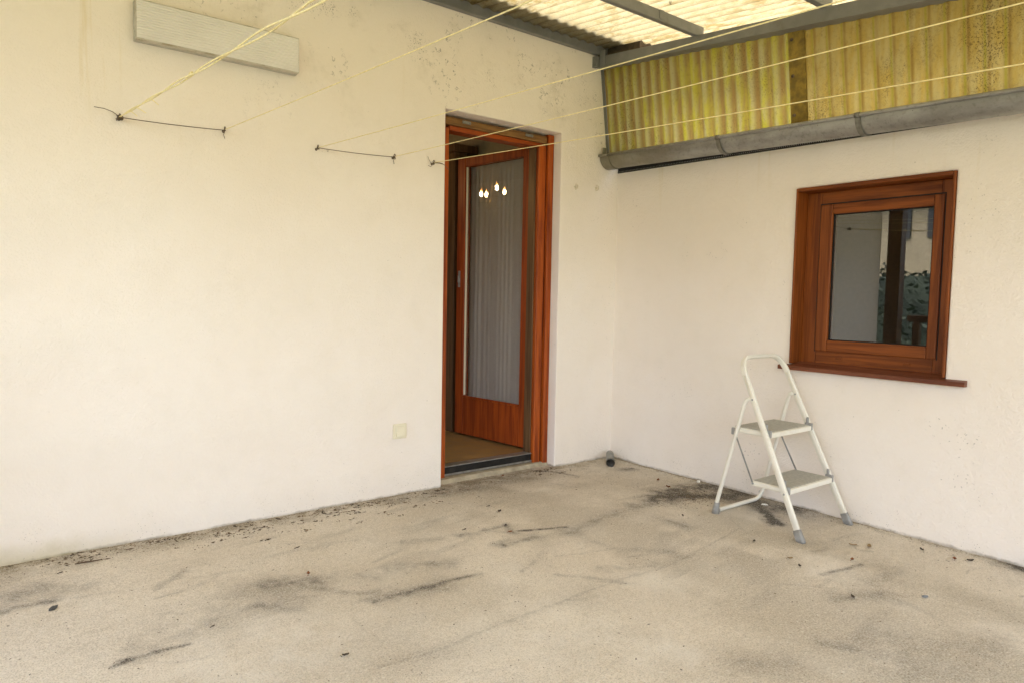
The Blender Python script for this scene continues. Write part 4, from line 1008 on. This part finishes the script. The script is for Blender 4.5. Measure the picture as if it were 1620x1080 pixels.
for _ in range(1300): crumb(rng.uniform(-3.6, -.02), rng.uniform(-3.0, -.02), rng.uniform(.001, .0030)*rng.choice((1, 1, 1, 1.5)))
tag(b.build('dirt_crumbs', MAT['crumb']), 'loose dark dirt crumbs scattered along the wall feet and over the floor', 'dirt', kind='stuff')

# ------------------------------------------------------------------ what the window mirrors: open garden side
po = thing('timber_post', 'brown timber canopy post at the open end of the terrace', 'post', (-3.93, -.09, 0)); pv = Vector((-3.93, -.09, 0))
b = MB(); b.box(-3.99, -3.87, -.16, -.02, 0, 2.70, .006); put(b, 'shaft', MAT['interior_wood'], po, pv)
ra = thing('balustrade', 'brown timber balustrade along the open garden side', 'railing', (-4.3, -2.4, 0)); rv = Vector((-4.3, -2.4, 0))
b = MB(); b.box(-4.36, -4.24, -4.6, -.1, .93, 1.0, .005); put(b, 'handrail', MAT['ceilwood'], ra, rv)
b = MB(); b.box(-4.32, -4.29, -4.6, -.1, .50, .66, .004); b.box(-4.32, -4.29, -4.6, -.1, .12, .30, .004); put(b, 'board', MAT['ceilwood'], ra, rv)
for yy in (-.2, -1.6, -3.0, -4.4):
    b = MB(); b.box(-4.285, -4.22, yy-.035, yy+.035, 0, .929, .004); put(b, 'upright', MAT['interior_wood'], ra, rv)
t = NT('hedge_leaves'); MAT['hedge'] = t.done(t.bsdf(t.mix(t.ramp(t.noise(2, 4), .3, .7), (.022, .032, .02), (.06, .075, .045)), .7))
b = MB(); rng = random.Random(4)
for i in range(16000):
    x, y = rng.uniform(-12.6, -11.2), rng.uniform(-5, 12); z = rng.uniform(-.2, 2.0+.25*math.sin(y*1.7)); s = rng.uniform(.035, .08)
    a, c_ = rng.uniform(0, 6.3), rng.uniform(-1, 1); u = Vector((math.cos(a), math.sin(a), c_)).normalized()*s; v = u.orthogonal().normalized()*s*.6; p = Vector((x, y, z))
    b.add([p-u, p-v, p+u, p+v], [(0,1,2,3)])
b.box(-12.4, -11.7, -4.8, 11.8, -.2, 1.7)
hg = tag(b.build('hedge', MAT['hedge']), 'dark clipped garden hedge mirrored in the window pane', 'hedge')
nb = thing('neighbour_house', 'pale yellow neighbouring house mirrored at the top of the window pane', 'house', (-26, 10, -.2)); nv = Vector((-26, 10, -.2))
MAT['nwall'] = m_plain('neighbour_render', (.34, .27, .17), .9, 0, .08, 3); MAT['nroof'] = m_plain('neighbour_tiles', (.16, .07, .045), .8, 0, .2, 20); MAT['nwin'] = m_plain('neighbour_window', (.045, .045, .045), .8, 0, .1, 3)
b = MB(); b.box(-32, -26, -2, 22, -.2, 5.6); put(b, 'wall', MAT['nwall'], nb, nv)
b = MB(); b.add([(-32.5,-2.5,5.5),(-25.5,-2.5,5.5),(-25.5,22.5,5.5),(-32.5,22.5,5.5),(-29,-2.5,8),(-29,22.5,8)], [(0,1,4),(1,2,5,4),(2,3,5),(3,0,4,5),(0,3,2,1)]); put(b, 'roof', MAT['nroof'], nb, nv)
for yy in (1.6, 3.2, 4.8, 6.4, 7.95, 9.2, 10.9, 12.6, 14.3):
    b = MB(); b.box(-25.99, -25.94, yy-.32, yy+.32, 3.75, 4.9); put(b, 'window', MAT['nwin'], nb, nv)

# ------------------------------------------------------------------ light, camera
w = bpy.data.worlds.new('World'); sc.world = w; w.use_nodes = True
nt = w.node_tree; nt.nodes.clear(); ow = nt.nodes.new('ShaderNodeOutputWorld'); bg = nt.nodes.new('ShaderNodeBackground'); sky = nt.nodes.new('ShaderNodeTexSky')
sky.sky_type = 'NISHITA'; sky.sun_disc = False
SUN_EL, SUN_AZ = 60, 55      # azimuth of the sun clockwise from +y
sky.sun_elevation = R(SUN_EL); sky.sun_rotation = R(SUN_AZ); sky.air_density = 1.0; sky.dust_density = 3.5; sky.ozone_density = .6; sky.altitude = 300
bg.inputs[1].default_value = .15
hs = nt.nodes.new('ShaderNodeHueSaturation'); hs.inputs['Saturation'].default_value = .5   # overcast: a whiter sky
nt.links.new(sky.outputs[0], hs.inputs['Color']); nt.links.new(hs.outputs[0], bg.inputs[0]); nt.links.new(bg.outputs[0], ow.inputs[0])
L = bpy.data.lights.new('sun', 'SUN'); L.energy = 2.0; L.angle = R(28); L.color = (1, .965, .92)
so_ = bpy.data.objects.new('sun', L); COL.objects.link(so_)
dv = Vector((math.sin(R(SUN_AZ))*math.cos(R(SUN_EL)), math.cos(R(SUN_AZ))*math.cos(R(SUN_EL)), math.sin(R(SUN_EL))))
so_.rotation_euler = dv.to_track_quat('Z', 'Y').to_euler(); so_.location = dv*20

F_, YAW, PIT, ROL = 1094.11, R(52.0598), R(-3.7087), R(1.09715)
cam = bpy.data.cameras.new('camera'); cam.sensor_fit = 'HORIZONTAL'; cam.sensor_width = 36; cam.lens = F_/1620*36; cam.clip_end = 500; cam.clip_start = .05
co = bpy.data.objects.new('camera', cam); COL.objects.link(co); sc.camera = co
Fv = Vector((math.cos(YAW)*math.cos(PIT), math.sin(YAW)*math.cos(PIT), math.sin(PIT))); Rv = Vector((math.sin(YAW), -math.cos(YAW), 0)); Uv = Rv.cross(Fv)
c_, s_ = math.cos(ROL), math.sin(ROL); R2 = Rv*c_+Uv*s_; U2 = -Rv*s_+Uv*c_
Mx = Matrix((R2, U2, -Fv)).transposed().to_4x4(); Mx.translation = (-3.54943, -3.39281, 1.12); co.matrix_world = Mx

sc.view_settings.view_transform = 'Standard'; sc.view_settings.look = 'None'; sc.view_settings.gamma = 1; sc.view_settings.exposure = 2.93
sc.render.engine = 'CYCLES'
cy = sc.cycles; cy.use_denoising = True; cy.max_bounces = 10; cy.diffuse_bounces = 6; cy.transparent_max_bounces = 12; cy.transmission_bounces = 6
cy.use_adaptive_sampling = True; cy.adaptive_threshold = .01; cy.sample_clamp_indirect = 8
try: cy.denoiser = 'OPENIMAGEDENOISE'
except Exception: pass
